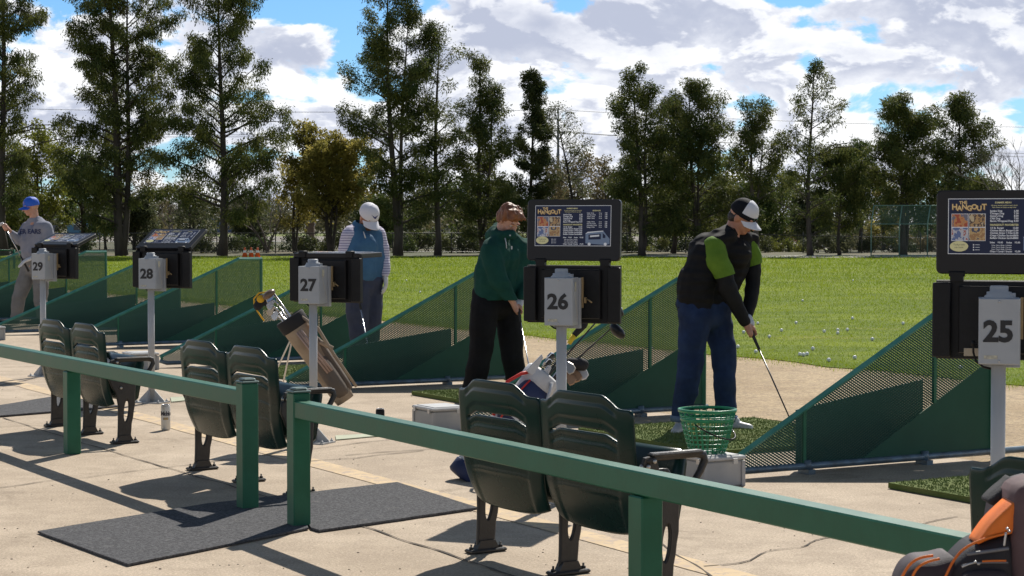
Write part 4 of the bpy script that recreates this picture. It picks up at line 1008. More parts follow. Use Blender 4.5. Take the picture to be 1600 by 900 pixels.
# orange-trimmed bag at the lower right, close to the camera
m_purple = mat('mauve_grey_fabric', (.042, .031, .038), .75, col2=(.030, .023, .029), scale=7, bump=.35, bscale=420); m_purple2 = mat('dark_mauve_fabric', (.018, .016, .020), .7, bump=.3, bscale=420)
m_or = mat('orange_fabric', (.80, .19, .015), .6, col2=(.70, .15, .012), scale=9, bump=.25, bscale=400); m_brownf = mat('brown_mauve_side', (.12, .072, .074), .8, col2=(.09, .055, .058), scale=9, bump=.3, bscale=420)
Y3 = 4.35; Q = lambda px, py, dy=0.0: P(px, py, Y3+dy)-P(1560, 900, Y3).xyz*Vector((1, 1, 0)).xyz if False else P(px, py, Y3+dy)
org = P(1590, 980, Y3); org = Vector((org.x, org.y, 0))
root = thing('golf_bag', 'dark mauve golf bag with orange piping at the lower right corner', 'golf bag', tuple(org))
def pillow(mb, pts, y0, th, mi=0, bulge=.05, n=10):
    """padded shape: outline in photo pixels at this bag's distance, domed towards the camera, closed behind"""
    W = [P(px, py, Y3)-org for px, py in pts]; k = len(W); c_ = sum(W, Vector())/k
    dense = []
    for a, b in zip(W, W[1:]+W[:1]):
        for j in range(4): dense.append(a.lerp(b, j/4))
    for _ in range(2): dense = [(dense[i-1]+dense[i]*2+dense[(i+1) % len(dense)])/4 for i in range(len(dense))]
    k = len(dense); V = []; F = []
    rings = [(1.0, th), (1.0, 0.3*th)]+[(math.cos(PI/2*j/n)**.55 if j < n else 0.0, -bulge*math.sin(PI/2*j/n)) for j in range(n+1)]
    for s_, y in rings:
        for p in dense: V.append(c_+(p-c_)*s_+Vector((0, y0+y, 0)))
    for i in range(len(rings)-1):
        for q in range(k): F.append((i*k+q, i*k+(q+1) % k, (i+1)*k+(q+1) % k, (i+1)*k+q))
    F.append(tuple(range(k-1, -1, -1))); mb.add(V, F, mi, True)
def ptube(mb, pts, dy, r, mi=0):
    W = [P(px, py, Y3+dy)-org for px, py in pts]; dn = []
    for a, b in zip(W[:-1], W[1:]):
        for j in range(4): dn.append(a.lerp(b, j/4))
    dn.append(W[-1]); e0, e1 = dn[0], dn[-1]
    for _ in range(4): dn = [e0]+[(dn[i-1]+dn[i]*2+dn[i+1])/4 for i in range(1, len(dn)-1)]+[e1]
    mb.tube(dn, r, 8, mi)
mb = MB(); pillow(mb, [(1588, 960), (1594, 850), (1606, 790), (1680, 760), (1720, 900), (1700, 1150), (1580, 1150)], .10, .25, 0, .03); mb.build('body', m_purple, root, fix=True)
mb = MB(); pillow(mb, [(1574, 770), (1600, 752), (1680, 740), (1690, 1130), (1574, 1130)], -.02, .12, 0, .03); mb.build('side_panel', m_brownf, root, fix=True)
mb = MB(); pillow(mb, [(1519, 851), (1544, 815), (1566, 794), (1586, 776), (1588, 830), (1562, 834), (1538, 842)], -.02, .08, 0, .012); mb.build('orange_panel', m_or, root, fix=True)
mb = MB(); pillow(mb, [(1478, 905), (1494, 875), (1520, 850), (1552, 838), (1582, 830), (1590, 900), (1590, 990), (1478, 990)], .0, .10, 0, .04); mb.build('upper_pocket', m_purple2, root, fix=True)
mb = MB(); pillow(mb, [(1408, 915), (1420, 890), (1438, 877), (1464, 876), (1492, 868), (1505, 890), (1500, 990), (1400, 990)], .02, .10, 0, .04); mb.build('side_pocket', m_purple, root, fix=True)
mb = MB(); pillow(mb, [(1488, 905), (1500, 888), (1530, 883), (1572, 886), (1578, 980), (1485, 980)], -.05, .06, 0, .02); mb.build('front_pocket', m_purple, root, fix=True)
mb = MB()
ptube(mb, [(1477, 902), (1488, 878), (1504, 857), (1535, 842), (1579, 832)], -.035, .0030); ptube(mb, [(1409, 902), (1420, 882), (1436, 871), (1458, 868)], -.02, .0032); ptube(mb, [(1426, 900), (1434, 885), (1450, 877), (1468, 873)], -.035, .0030)
ptube(mb, [(1535, 877), (1550, 876), (1572, 876)], -.062, .0022)
mb.build('orange_piping', m_or, root)
mb = MB(); ptube(mb, [(1502, 884), (1515, 880), (1535, 879), (1575, 879)], -.060, .0018); ptube(mb, [(1511, 866), (1540, 862), (1576, 857)], -.048, .0042); mb.build('zip', mat('grey_zip', (.16, .16, .17), .5), root)
mb = MB()
for (px, py) in ((1524, 878), (1529, 881), (1574, 826), (1577, 830)): mb.ell(P(px, py, Y3-.075)-org, (.004, .004, .003), None, 8, 0, 6)
ptube(mb, [(1572, 832), (1570, 845), (1569, 853)], -.07, .0025); ptube(mb, [(1524, 879), (1514, 881), (1503, 886)], -.07, .0022); mb.build('zip_pull', m_steel, root)
mb = MB(); pillow(mb, [(1556, 795), (1572, 778), (1590, 764), (1602, 752), (1606, 790), (1580, 805)], .10, .06, 0, .02); mb.build('strap', m_blackf, root, fix=True)

# ------------------------------------------------------------------ golf balls and cones
m_ball = mat('golf_ball_white', (.78, .78, .76), .35); mb = MB(); mb.ell((0, 0, 0), (.023, .023, .023), None, 12, 0, 8); bme = mb.mesh('golf_ball'); bme.materials.append(m_ball)
bl = [(1244, 506), (1221, 518), (1202, 528), (1309, 517.5), (1324, 517), (1332, 499), (1363, 532), (1270, 547), (1250, 556), (1255.5, 556.6), (1261, 555.4), (1295, 565), (1335.5, 561), (1411, 507), (1254, 471), (1501, 577), (1162, 521), (1153, 544), (1181, 552), (1184, 507)]
for _ in range(15): bl.append((rnd(620, 1450), rnd(424, 500)))
for _ in range(4): bl.append((rnd(985, 1440), rnd(500, 560)))
for i, (px, py) in enumerate(bl):
    o = bpy.data.objects.new('golf_ball', bme); C.objects.link(o); g = G(px, py); o.location = (g.x, g.y, .018); o.rotation_euler = (rnd(0, 6), rnd(0, 6), 0)
    tag(o, 'white golf ball lying on the grass of the range', 'golf ball', 'golf balls scattered over the range')
m_cone = mat('cone_orange', (.75, .13, .03), .5); m_cw = mat('cone_white', (.75, .75, .72), .4)
def cone(px, py, s, label):
    g = G(px, py); r = thing('traffic_cone', label, 'traffic cone', (g.x, g.y, 0), 0, 'orange traffic cones at the field edge'); h = .46*s
    mb = MB(); mb.lathe([(.13*s, .02), (.032*s, h), (.025*s, h+.01)], 20); mb.build('body', m_cone, r); mb = MB(); mb.box((0, 0, .012), (.34*s, .34*s, .024), None, 0, .004); mb.build('base', m_cone, r)
    mb = MB(); f = lambda z: .13*s+(.032-.13)*s*(z-.02)/(h-.02)+.003; mb.lathe([(f(h*.5), h*.5), (f(h*.72), h*.72)], 20, cap=False); mb.build('reflective_band', m_cw, r)
for px, lb in ((382.5, 'leftmost of the three orange and white traffic cones'), (392.5, 'middle one of the three orange and white traffic cones'), (402.5, 'rightmost of the three orange and white traffic cones')): cone(px, 402.6, .95, lb)
# ------------------------------------------------------------------ trees
def leaf_mat(name, c1, c2, trans=.35, rough=.6):
    if name in _mats: return _mats[name]
    m, nt, N, L, b = node_mat(name); at = N('ShaderNodeAttribute'); at.attribute_name = 'tint'
    c = mixc(N, L, at.outputs['Fac'], c1, c2); L(c, b.inputs['Base Color']); b.inputs['Roughness'].default_value = rough; b.inputs['Specular IOR Level'].default_value = .25
    t = N('ShaderNodeBsdfTranslucent'); L(c, t.inputs[0]); ms = N('ShaderNodeMixShader'); ms.inputs[0].default_value = trans
    L(b.outputs[0], ms.inputs[1]); L(t.outputs[0], ms.inputs[2]); L(ms.outputs[0], nt.nodes['Material Output'].inputs[0]); _mats[name] = m; return m
LM = {'casuarina': leaf_mat('leaf_casuarina', (.050, .076, .022), (.175, .180, .045), .42), 'dark': leaf_mat('leaf_dark', (.038, .058, .020), (.12, .125, .036), .36), 'olive': leaf_mat('leaf_olive', (.20, .185, .045), (.42, .35, .09), .5),
      'yellow': leaf_mat('leaf_yellow', (.11, .135, .020), (.27, .27, .045), .45), 'tan': leaf_mat('leaf_tan', (.15, .125, .06), (.27, .22, .11), .35), 'pale': leaf_mat('leaf_pale', (.085, .105, .045), (.17, .17, .08), .38),
      'green': leaf_mat('leaf_green', (.05, .085, .02), (.13, .16, .04), .38), 'blossom': leaf_mat('leaf_blossom', (.20, .19, .09), (.45, .43, .33), .3)}
m_bark = mat('bark', (.075, .060, .048), .9, col2=(.045, .036, .030), scale=3, bump=.6, bscale=14, stretch=(1, 1, .3)); m_bark2 = mat('bark_grey', (.17, .14, .12), .9, col2=(.11, .09, .08), scale=3, bump=.5, bscale=12, stretch=(1, 1, .3))
def curve_pts(a, d, L_, n, up=0.0, wob=.12, droop=0.0):
    pts = [Vector(a)]; d = Vector(d).normalized()
    for i in range(n):
        d = (d+Vector((rnd(-1, 1), rnd(-1, 1), rnd(-.6, .6)))*wob+Vector((0, 0, up-droop*i/n))).normalized(); pts.append(pts[-1]+d*L_/n)
    return pts
def tree(px, Y, top, prof, label, leaf='casuarina', cat='tree', name='casuarina_tree', base_py=None, leaders=1, dens=1.0, cb=.07, droop=.5, clump=(.55, .35), nleaf=60, lsz=(.15, .023), limb_up=.35, wood=m_bark, lean=0.0, trunk=.16, seed=1, group='trees along the far edge of the range', asym=0.0, extra=(), gap=.0, limbs=None):
    """prof: half width of the crown in photo pixels at heights 0..1 between crown base and top"""
    random.seed(seed); R_ = np.random.default_rng(seed)
    k = Y/FPX; X0 = (px-800)*k; zb = float(far_h(np.array(X0), np.array(Y))) if Y > 86 else 0.0
    topz = CAMH+(350-top)*k; H = topz-zb; root = thing(name, label, cat, (X0, Y, zb), 0, group)
    W = lambda f: np.interp(f, np.linspace(0, 1, len(prof)), prof)*k*1.12*(.8+.42*abs(noise.noise(Vector((f*4.3, seed, 0))))*2)
    tb = MB(); heads = []
    for l in range(leaders):
        off = (l-(leaders-1)/2)*.16; d = Vector((off+lean, rnd(-.05, .05), 1)); hh = H*(1.0 if l == 0 else rnd(.80, .95))
        n = 14; pts = [Vector((0, 0, 0))]
        for i in range(n):
            f = (i+1)/n; pts.append(Vector((lean*hh*f+off*hh*.45*f**.6+.10*math.sin(f*5+seed+l)*min(1, H/8), .08*math.sin(f*4+seed*2+l), hh*f)))
        r0 = trunk*(1 if l == 0 else .7); tb.tube(pts, [r0*(1-.90*(i/n))*(1.35 if i == 0 else 1) for i in range(n+1)], 9); heads.append((pts, hh))
    tips = []
    nl = limbs or int(44*dens*max(1, H/9))
    for i in range(nl):
        pts, hh = heads[i % len(heads)]; f = cb+(1-cb)*((i+.5)/nl)**.9; f = min(.98, f+rnd(-.02, .02)); q = f*(len(pts)-1); j = int(q); a = pts[j].lerp(pts[min(j+1, len(pts)-1)], q-j)
        fc = (f-cb)/(1-cb); L_ = W(fc)*rnd(.62, 1.2); az = rnd(0, 2*PI)
        if abs(math.cos(az)) < .35 and rnd(0, 1) < .5: az = rnd(-.8, .8)+(0 if rnd(0, 1) < .5+asym/2 else PI)
        L_ *= 1+asym*math.cos(az)
        if gap and noise.noise(Vector((fc*3.5, math.cos(az)*1.2, seed))) < -.18+gap*.0 and rnd(0, 1) < gap: continue
        d = Vector((math.cos(az), math.sin(az), limb_up+fc*.55)); L_ = max(L_, .25)
        p = curve_pts(a, d, L_*1.08, 6, .02, .13, droop*.10); r = max(.012, trunk*.36*(1-f)*min(1, L_/1.5)+.012)
        tb.tube(p, [r*(1-.8*t/6) for t in range(7)], 5, cap=False); ns = max(3, int(L_*4.2))
        for s_ in range(ns):
            t = .28+.72*(s_+rnd(0, 1))/ns; q = t*6; j = min(5, int(q)); b = p[j].lerp(p[j+1], q-j); sd_ = Vector((rnd(-1, 1), rnd(-1, 1), rnd(-.35, .6)))*(.22+.32*L_*(1.1-t)*.45)
            e = b+sd_; tb.tube([b, b.lerp(e, .5)+Vector((0, 0, .03)), e], [.011, .008, .004], 3, cap=False); tips.append(e)
        tips.append(p[-1])
    for (ex, ey, er) in extra:                                # outlying boughs at photo offsets
        e = Vector(((ex-px)*k, rnd(-.3, .3), CAMH+(350-ey)*k-zb)); a = heads[0][0][max(1, int(len(heads[0][0])*max(.1, (e.z-.6)/H)))]
        mid = a.lerp(e, .5)+Vector((0, 0, .25)); tb.tube([a, mid, e], [.05, .03, .01], 5)
        for _ in range(int(er*7)): tips.append(e+Vector((rnd(-1, 1)*er*.6, rnd(-1, 1)*er*.4, rnd(-1, .7)*er*.5)))
    tb.build('trunk', wood, root)
    T = np.array([tuple(t) for t in tips]); nt_ = len(T); per = max(8, int(nleaf*dens**.5)); cnt = nt_*per
    rad = R_.uniform(clump[1], clump[0], nt_); tone = np.clip(R_.normal(.4, .28, nt_), 0, 1)
    idx = np.repeat(np.arange(nt_), per); u = R_.normal(0, 1, (cnt, 3)); u /= np.linalg.norm(u, axis=1)[:, None]; rr = rad[idx]*R_.uniform(0, 1, cnt)**.5
    c = T[idx]+u*rr[:, None]*np.array([.75, .75, .62]); c[:, 2] -= droop*rad[idx]*R_.uniform(0, 1, cnt)*.8
    d = R_.normal(0, .45, (cnt, 3)); d[:, 2] -= droop*1.2; d += u*(.8-.4*droop); d /= np.linalg.norm(d, axis=1)[:, None]
    s = np.cross(d, R_.normal(0, 1, (cnt, 3))); s /= np.linalg.norm(s, axis=1)[:, None]
    l = lsz[0]*R_.uniform(.5, 1.3, cnt)[:, None]; w = lsz[1]*R_.uniform(.6, 1.3, cnt)[:, None]
    V = np.stack([c, c+d*l*.5+s*w, c+d*l, c+d*l*.5-s*w], 1); tone_l = np.clip(tone[idx]+R_.normal(0, .16, cnt), 0, 1)
    npmesh('crown', V, np.arange(cnt*4), LM[leaf], root, attr=tone_l); return root
Yt = 88
V_, F_w, t_ = woodland(); o = npmesh('far_woodland', V_, F_w, leaf_mat('leaf_far', (.055, .065, .035), (.17, .145, .075), .3), attr=t_); tag(o, 'hazy olive and tan belt of trees along the horizon', 'trees', kind='stuff')
A = dict(nleaf=112)
tree(6, Yt, -120, [38, 50, 62, 60, 66, 60, 40, 14], 'tall dark casuarina cut off by the left edge of the photo', seed=11, cb=.12, trunk=.20, droop=.8, extra=((112, 205, .9), (95, 195, .7), (130, 212, .6), (60, 105, .8), (60, 25, .7)), **A)
tree(190, Yt, -95, [60, 85, 92, 84, 90, 88, 92, 84, 60, 20], 'broad dark casuarina with a forked trunk, second from the left', seed=12, cb=.08, leaders=2, trunk=.24, dens=1.15, droop=.8, nleaf=118)
tree(347, Yt, -45, [75, 92, 100, 102, 94, 82, 76, 68, 56, 24], 'tall casuarina with drooping boughs left of the orange cones', seed=13, cb=.10, trunk=.20, dens=1.0, droop=.9, extra=((450, 190, .7), (440, 215, .5), (300, 225, .8), (415, 250, .6)), **A)
tree(622, Yt, -30, [62, 66, 60, 64, 56, 60, 50, 42, 30, 10], 'tall narrow casuarina behind the man in the blue vest', seed=14, cb=.09, leaders=2, trunk=.19, dens=1.2, droop=.45, **A)
tree(684, Yt+1, 42, [50, 55, 60, 52, 48, 40, 34, 28, 18, 5], 'thin see-through casuarina with an open grey top', seed=15, cb=.2, trunk=.15, dens=.62, droop=.3, nleaf=60)
tree(757, Yt+3, 92, [50, 62, 66, 58, 60, 50, 42, 34, 26, 12], 'full casuarina behind the red-haired man', seed=16, cb=.07, leaders=2, trunk=.15, dens=1.1, droop=.4, **A)
tree(829, Yt+5, 120, [26, 30, 28, 30, 27, 28, 24, 22, 20, 10], 'slim dark column-shaped tree left of the Y-shaped pole', leaf='dark', seed=17, cb=.10, trunk=.12, dens=1.3, droop=.2, clump=(.34, .22), **A)
tree(905, Yt+8, 168, [26, 30, 36, 44, 40, 30, 12], 'pale leaning tree just right of the Y-shaped pole', leaf='pale', name='leaning_tree', seed=18, cb=.35, lean=-.16, trunk=.11, dens=.6, droop=.3, nleaf=36)
tree(1003, Yt+1, 112, [62, 74, 70, 62, 56, 50, 40, 30, 18], 'bushy casuarina with twin tops behind the number 26 screen', seed=19, cb=.10, leaders=2, trunk=.15, dens=1.2, droop=.35, **A)
tree(1088, Yt+2, 130, [56, 66, 64, 62, 60, 54, 46, 36, 14], 'rounded casuarina above the golfer in the black vest', seed=20, cb=.07, leaders=2, trunk=.14, dens=1.15, droop=.35, **A)
tree(1052, Yt+7, 160, [48, 50, 44, 36, 26, 12], 'lower dark casuarina between the two bushy ones', leaf='dark', seed=33, cb=.1, trunk=.12, dens=1.0, droop=.5, **A)
tree(1182, Yt+2, 168, [42, 52, 56, 52, 46, 34, 14], 'small-topped casuarina right of the golfer in the black vest', seed=21, cb=.2, leaders=2, trunk=.14, dens=.8, droop=.3, wood=m_bark2, **A)
tree(1266, Yt, 100, [52, 66, 74, 70, 62, 58, 50, 40, 24, 6], 'sparse pointed casuarina with bare twigs at its top', seed=22, cb=.10, trunk=.13, dens=.85, droop=.25, nleaf=50, clump=(.40, .24), extra=((1335, 222, .4), (1352, 228, .3)))
tree(1312, Yt+2, 236, [40, 50, 52, 44, 34, 16], 'low weeping casuarina left of the tall field fence', leaf='casuarina', seed=23, cb=.22, trunk=.08, dens=.9, droop=.9, **A)
tree(1345, Yt+14, 232, [26, 34, 32, 30, 24, 10], 'dark green pine-like tree beyond the range', leaf='green', seed=24, cb=.3, trunk=.12, dens=.8, droop=0, **A)
tree(1412, Yt+1, 158, [44, 54, 52, 56, 52, 46, 32, 14], 'dense dark casuarina behind the tall green field fence', seed=25, cb=.18, leaders=2, trunk=.15, dens=1.25, droop=.4, **A)
tree(1500, Yt+2, 156, [50, 58, 62, 60, 54, 44, 26, 10], 'reddish-brown tinged casuarina behind the number 25 screen', leaf='casuarina', seed=26, cb=.18, trunk=.14, dens=.95, droop=.35, **A)
tree(1310, Yt+20, 262, [40, 46, 44, 30], 'pale bushy tree low between the trunks on the right', leaf='pale', name='bushy_tree', seed=34, cb=.1, trunk=.1, dens=.7, droop=.2, nleaf=36)
R2 = dict(name='broadleaf_tree', droop=.15, limb_up=.5, lsz=(.13, .05))
tree(518, Yt+6, 230, [52, 62, 64, 62, 56, 40], 'round olive-coloured tree left of the man in the blue vest', leaf='olive', seed=41, cb=.30, leaders=3, trunk=.14, dens=1.5, nleaf=52, clump=(.45, .28), **R2)
tree(462, Yt+8, 262, [34, 40, 44, 38, 22], 'smaller olive tree joined to the left of the round olive one', leaf='olive', seed=42, cb=.25, leaders=2, trunk=.11, dens=.7, nleaf=30, clump=(.42, .25), **R2)
tree(62, Yt+10, 222, [62, 72, 74, 66, 40], 'yellow-green bushy tree behind the man in the blue cap', leaf='yellow', seed=43, cb=.07, leaders=2, trunk=.14, dens=.9, nleaf=42, **R2)
tree(130, Yt+14, 252, [50, 60, 60, 44], 'dark green bushy tree beside the yellow-green one', leaf='green', seed=44, cb=.1, leaders=2, trunk=.14, dens=.8, nleaf=40, **R2)
tree(236, Yt+26, 282, [50, 54, 50, 32], 'thin tan tree between the two tall left casuarinas', leaf='tan', seed=45, cb=.10, leaders=3, trunk=.10, dens=.6, nleaf=22, **R2)
tree(165, Yt+22, 300, [30, 36, 34, 22], 'blossoming pale tree low behind the left casuarinas', leaf='blossom', seed=46, cb=.10, leaders=2, trunk=.08, dens=.6, nleaf=22, **R2)
tree(300, Yt+12, 290, [32, 40, 36, 26], 'olive green understorey tree right of the forked casuarina', leaf='pale', seed=47, cb=.2, leaders=2, trunk=.08, dens=.7, nleaf=26, **R2)
for i, (px, top, w, lf, lb) in enumerate(((858, 258, 30, 'tan', 'tan spring tree below the Y-shaped pole'), (905, 250, 42, 'tan', 'tan spring tree left of the number 26 screen'), (948, 262, 36, 'tan', 'tan spring tree right of the leaning pale tree'), (1140, 250, 44, 'yellow', 'yellow-green tree glowing behind the casuarinas above the black vest'),
        (1222, 268, 40, 'yellow', 'yellow-green tree behind the sparse pointed casuarina'), (985, 280, 40, 'pale', 'pale tree behind the bushy twin-topped casuarina'), (720, 285, 46, 'green', 'green tree low behind the red-haired man'), (655, 300, 36, 'pale', 'pale tree seen between the trunks behind the blue vest'),
        (1450, 270, 44, 'green', 'green tree behind the dark casuarina and the field fence'), (1560, 330, 46, 'yellow', 'yellow-green bush top right above the number 25 screen'), (1380, 285, 30, 'olive', 'olive tree behind the tall field fence'))):
    tree(px, Yt+30+6*(i % 3), top, [w*.8, w, w*.95, w*.55], lb, leaf=lf, seed=60+i, cb=.07, leaders=2, trunk=.12, dens=.7, nleaf=30, group='smaller trees beyond the range', name='broadleaf_tree', droop=.15, limb_up=.5, lsz=(.17, .06), clump=(.7, .4))
for i, (px, top, w, lf, lb) in enumerate(((25, 300, 40, 'green', 'low grey-green tree at the left edge behind the blue cap'), (210, 318, 40, 'pale', 'low grey-green tree right of the forked casuarina trunk'), (385, 322, 34, 'pale', 'low grey-green tree above the orange cones'), (590, 318, 34, 'green', 'low green tree right of the olive tree'),
        (770, 300, 46, 'pale', 'low grey-green tree left of the number 26 screen'), (1050, 296, 44, 'green', 'low green tree between screen 26 and the black vest'), (1110, 305, 40, 'pale', 'low grey-green tree behind the cap of the black-vest golfer'), (1185, 300, 44, 'green', 'low green tree right of the black and white cap'), (1270, 310, 40, 'pale', 'low grey-green tree behind the sparse pointed casuarina'), (1520, 300, 44, 'pale', 'low grey-green tree behind the number 25 screen'))):
    tree(px, Yt+16+5*(i % 3), top, [w*.9, w, w*.95, w*.6], lb, leaf=lf, seed=80+i, cb=.06, leaders=2, trunk=.09, dens=1.0, nleaf=46, group='low trees filling in beyond the fence', name='broadleaf_tree', droop=.15, limb_up=.5, lsz=(.15, .05), clump=(.6, .35))
# bare trees
def bare_tree(px, Y, top, w, label, seed):
    random.seed(seed); k = Y/FPX; X0 = (px-800)*k; zb = float(far_h(np.array(X0), np.array(Y))); H = CAMH+(350-top)*k-zb; mb = MB()
    def grow(a, d, L_, r, lv):
        p = curve_pts(a, d, L_, 5, .04, .18); mb.tube(p, [r*(1-.5*i/5) for i in range(6)], 5, cap=False)
        if lv == 0: return
        for i in range(4): 
            b = p[rnd(0, 1) > .5 and 5 or (2+i % 4)]; grow(b, (d+Vector((rnd(-1, 1), rnd(-1, 1), rnd(-.2, .6)))*.8).normalized(), L_*.62, r*.5, lv-1)
    for i in range(3): grow(Vector((0, 0, 0)), Vector((rnd(-.5, .5), rnd(-.3, .3), 1)).normalized(), H*.42, .07, 4)
    o = mb.build('bare_tree', m_bark2, None, (X0, Y, zb)); tag(o, label, 'tree', 'leafless trees')
bare_tree(418, Yt+10, 250, 30, 'leafless tree low between the drooping casuarina and the olive tree', 5)
bare_tree(1604, Yt-8, 205, 30, 'leafless tree at the right edge above the number 25 screen', 6)
bare_tree(270, Yt+30, 290, 30, 'leafless tree behind the two tall left casuarinas', 9)
# shrubs behind the fence
random.seed(5)
def shrub(px, Y, top, w, lf, label, seed, grp='shrubs behind the chain-link fence'):
    R_ = np.random.default_rng(seed); k = Y/FPX; X0 = (px-800)*k; zb = float(far_h(np.array(X0), np.array(Y))); H = max(.5, CAMH+(350-top)*k-zb); W_ = w*k; root = thing('shrub', label, 'shrub', (X0, Y, zb), 0, grp)
    mb = MB()
    for i in range(9): mb.tube([(rnd(-.5, .5)*W_, rnd(-.3, .3), 0), (rnd(-.9, .9)*W_, rnd(-.5, .5), H*rnd(.5, .9))], .02, 4)
    mb.build('stem', m_bark, root)
    nb = int(12*W_*H)+8; cnt = nb*110; cx = R_.uniform(-1, 1, nb)*W_*.92; cy = R_.uniform(-.7, .7, nb); hz = H*(1-.45*np.abs(cx/W_)**2)*(.75+.35*R_.uniform(0, 1, nb)); cz = R_.uniform(.1, .85, nb)*hz
    idx = np.repeat(np.arange(nb), 110); u = R_.normal(0, 1, (cnt, 3)); u /= np.linalg.norm(u, axis=1)[:, None]; c = np.stack([cx, cy, cz], 1)[idx]+u*(.34*R_.uniform(0, 1, cnt)**.5)[:, None]
    d = R_.normal(0, 1, (cnt, 3)); d[:, 2] += .3; d /= np.linalg.norm(d, axis=1)[:, None]; s = np.cross(d, u); s /= np.linalg.norm(s, axis=1)[:, None]+1e-6; l = .12
    V = np.stack([c, c+d*l*.5+s*.035, c+d*l, c+d*l*.5-s*.035], 1); tn = np.clip(R_.normal(.4, .3, nb), 0, 1)[idx]
    npmesh('foliage', V, np.arange(cnt*4), LM[lf], root, attr=tn)
sl = ['dark shrub behind the fence at the left edge', 'dark shrub left of the number 28 stand behind the fence', 'dark shrub between stands 28 and 27 behind the fence', 'round dark shrub left of the orange cones', 'shrub behind the fence right of the orange cones', 'shrub under the round olive tree', 'shrub behind the blue vest man along the fence',
      'shrub right of the man in the blue vest', 'shrub between the thin trunks left of the red-haired man', 'shrub right behind the red-haired man', 'dark shrub just left of the number 26 screen', 'dark shrub right of the number 26 screen', 'shrub behind the bushy twin-topped casuarina', 'bright green shrub right of the number 26 screen',
      'shrub left of the golfer in the black vest', 'shrub behind the golfer in the black vest', 'brown shrub right of the golfer in the white cap', 'bright green shrub below the red vehicle', 'shrub left of the weeping casuarina', 'shrub behind the tall field fence', 'shrub near the right edge']
pxs = [30, 110, 275, 335, 395, 470, 540, 610, 665, 720, 780, 840, 960, 985, 1040, 1110, 1165, 1225, 1290, 1385, 1445]
for i, (px, lb) in enumerate(zip(pxs, sl)):
    shrub(px, 97+(i % 3)*2, 361+rnd(-6, 8)+(14 if i in (13, 17) else 0), rnd(34, 46), 'yellow' if i in (13, 17) else ('dark', 'green', 'casuarina')[i % 3] if px < 1120 else ('pale', 'dark', 'tan')[i % 3], lb, 100+i)

# ------------------------------------------------------------------ chain-link fence, backstop, pole, buildings, cars
m_fence = mat('fence_dark', (.06, .065, .06), .5, metal=.4); m_fgreen = mat('fence_green', (.16, .27, .22), .5, metal=.3)
def chain(mb, x0, x1, z0, z1, step, r, y=0):
    n = int((x1-x0)/step)
    for i in range(-int((z1-z0)/step), n+1):
        for sg in (1, -1):
            xa = x0+i*step if sg > 0 else x0+i*step+(z1-z0); xb = xa+sg*(z1-z0); za, zb = z0, z1
            if xa < x0 or xa > x1 or xb < x0 or xb > x1: continue
            mb.add([(xa-r, y, za), (xa+r, y, za), (xb+r, y, zb), (xb-r, y, zb)], [(0, 1, 2, 3)])
root = thing('chain_link_fence', 'low dark chain-link fence along the far edge of the grass', 'fence', (0, 95, 0)); xl, xr_ = -32, 30
mb = MB(); mb.tube([(xl, 0, 1.0), (9, 0, 1.0)], .024, 6); mb.tube([(9, 0, 1.0), (xr_, 0, .55)], .024, 6); mb.tube([(xl, 0, .08), (9, 0, .08)], .012, 4); mb.build('top_rail', m_fence, root)
for i in range(22):
    x = xl+i*2.9; zg = float(far_h(np.array(x), np.array(95.0))); mb = MB(); mb.tube([(x, 0, zg), (x, 0, 1.04)], .03, 6); mb.build('post', m_fence, root)
mb = MB(); chain(mb, xl, xr_, .06, 1.0, .085, .0045); mb.build('wire_mesh', m_fence, root)
root = thing('field_backstop', 'tall green chain-link backstop with a leaning top panel, right', 'backstop', (0, 86, 0)); k = 86/FPX
X_ = lambda px: (px-800)*k
zt, zm = CAMH+(350-321)*k, CAMH+(350-350)*k
for px in (1361, 1405, 1449, 1493, 1537):
    mb = MB(); mb.tube([(X_(px), 0, 0), (X_(px), 0, zm), (X_(px+4), -.0, zt)], .028, 8); mb.build('post', m_fgreen, root)
mb = MB()
for z, dx in ((zt, 4), (zm, 0), (.05, 0)): mb.tube([(X_(1361+dx), 0, z), (X_(1537+dx), 0, z)], .022, 6)
mb.build('rail', m_fgreen, root)
mb = MB(); chain(mb, X_(1361), X_(1537), .05, zm, .06, .0022); chain(mb, X_(1363), X_(1540), zm, zt, .045, .006, .01); mb.build('wire_mesh', mat('fence_mesh_green', (.05, .12, .09), .5), root)
# short fence panel at the far left
root = thing('mesh_fence', 'green mesh fence panel with a post at the left edge of the range', 'fence', (0, 62, 0)); k = 62/FPX
mb = MB(); mb.tube([((22-800)*k, 0, 0), ((22-800)*k, 0, CAMH-.82)], .04, 6); mb.build('post', m_green, root)
mb = MB(); chain(mb, (-60-800)*k, (22-800)*k, 0, CAMH-.86, .06, .005); mb.build('wire_mesh', m_mesh, root)
mb = MB(); mb.tube([((-60-800)*k, 0, CAMH-.84), ((22-800)*k, 0, CAMH-.84)], .02, 6); mb.build('rail', m_green, root)
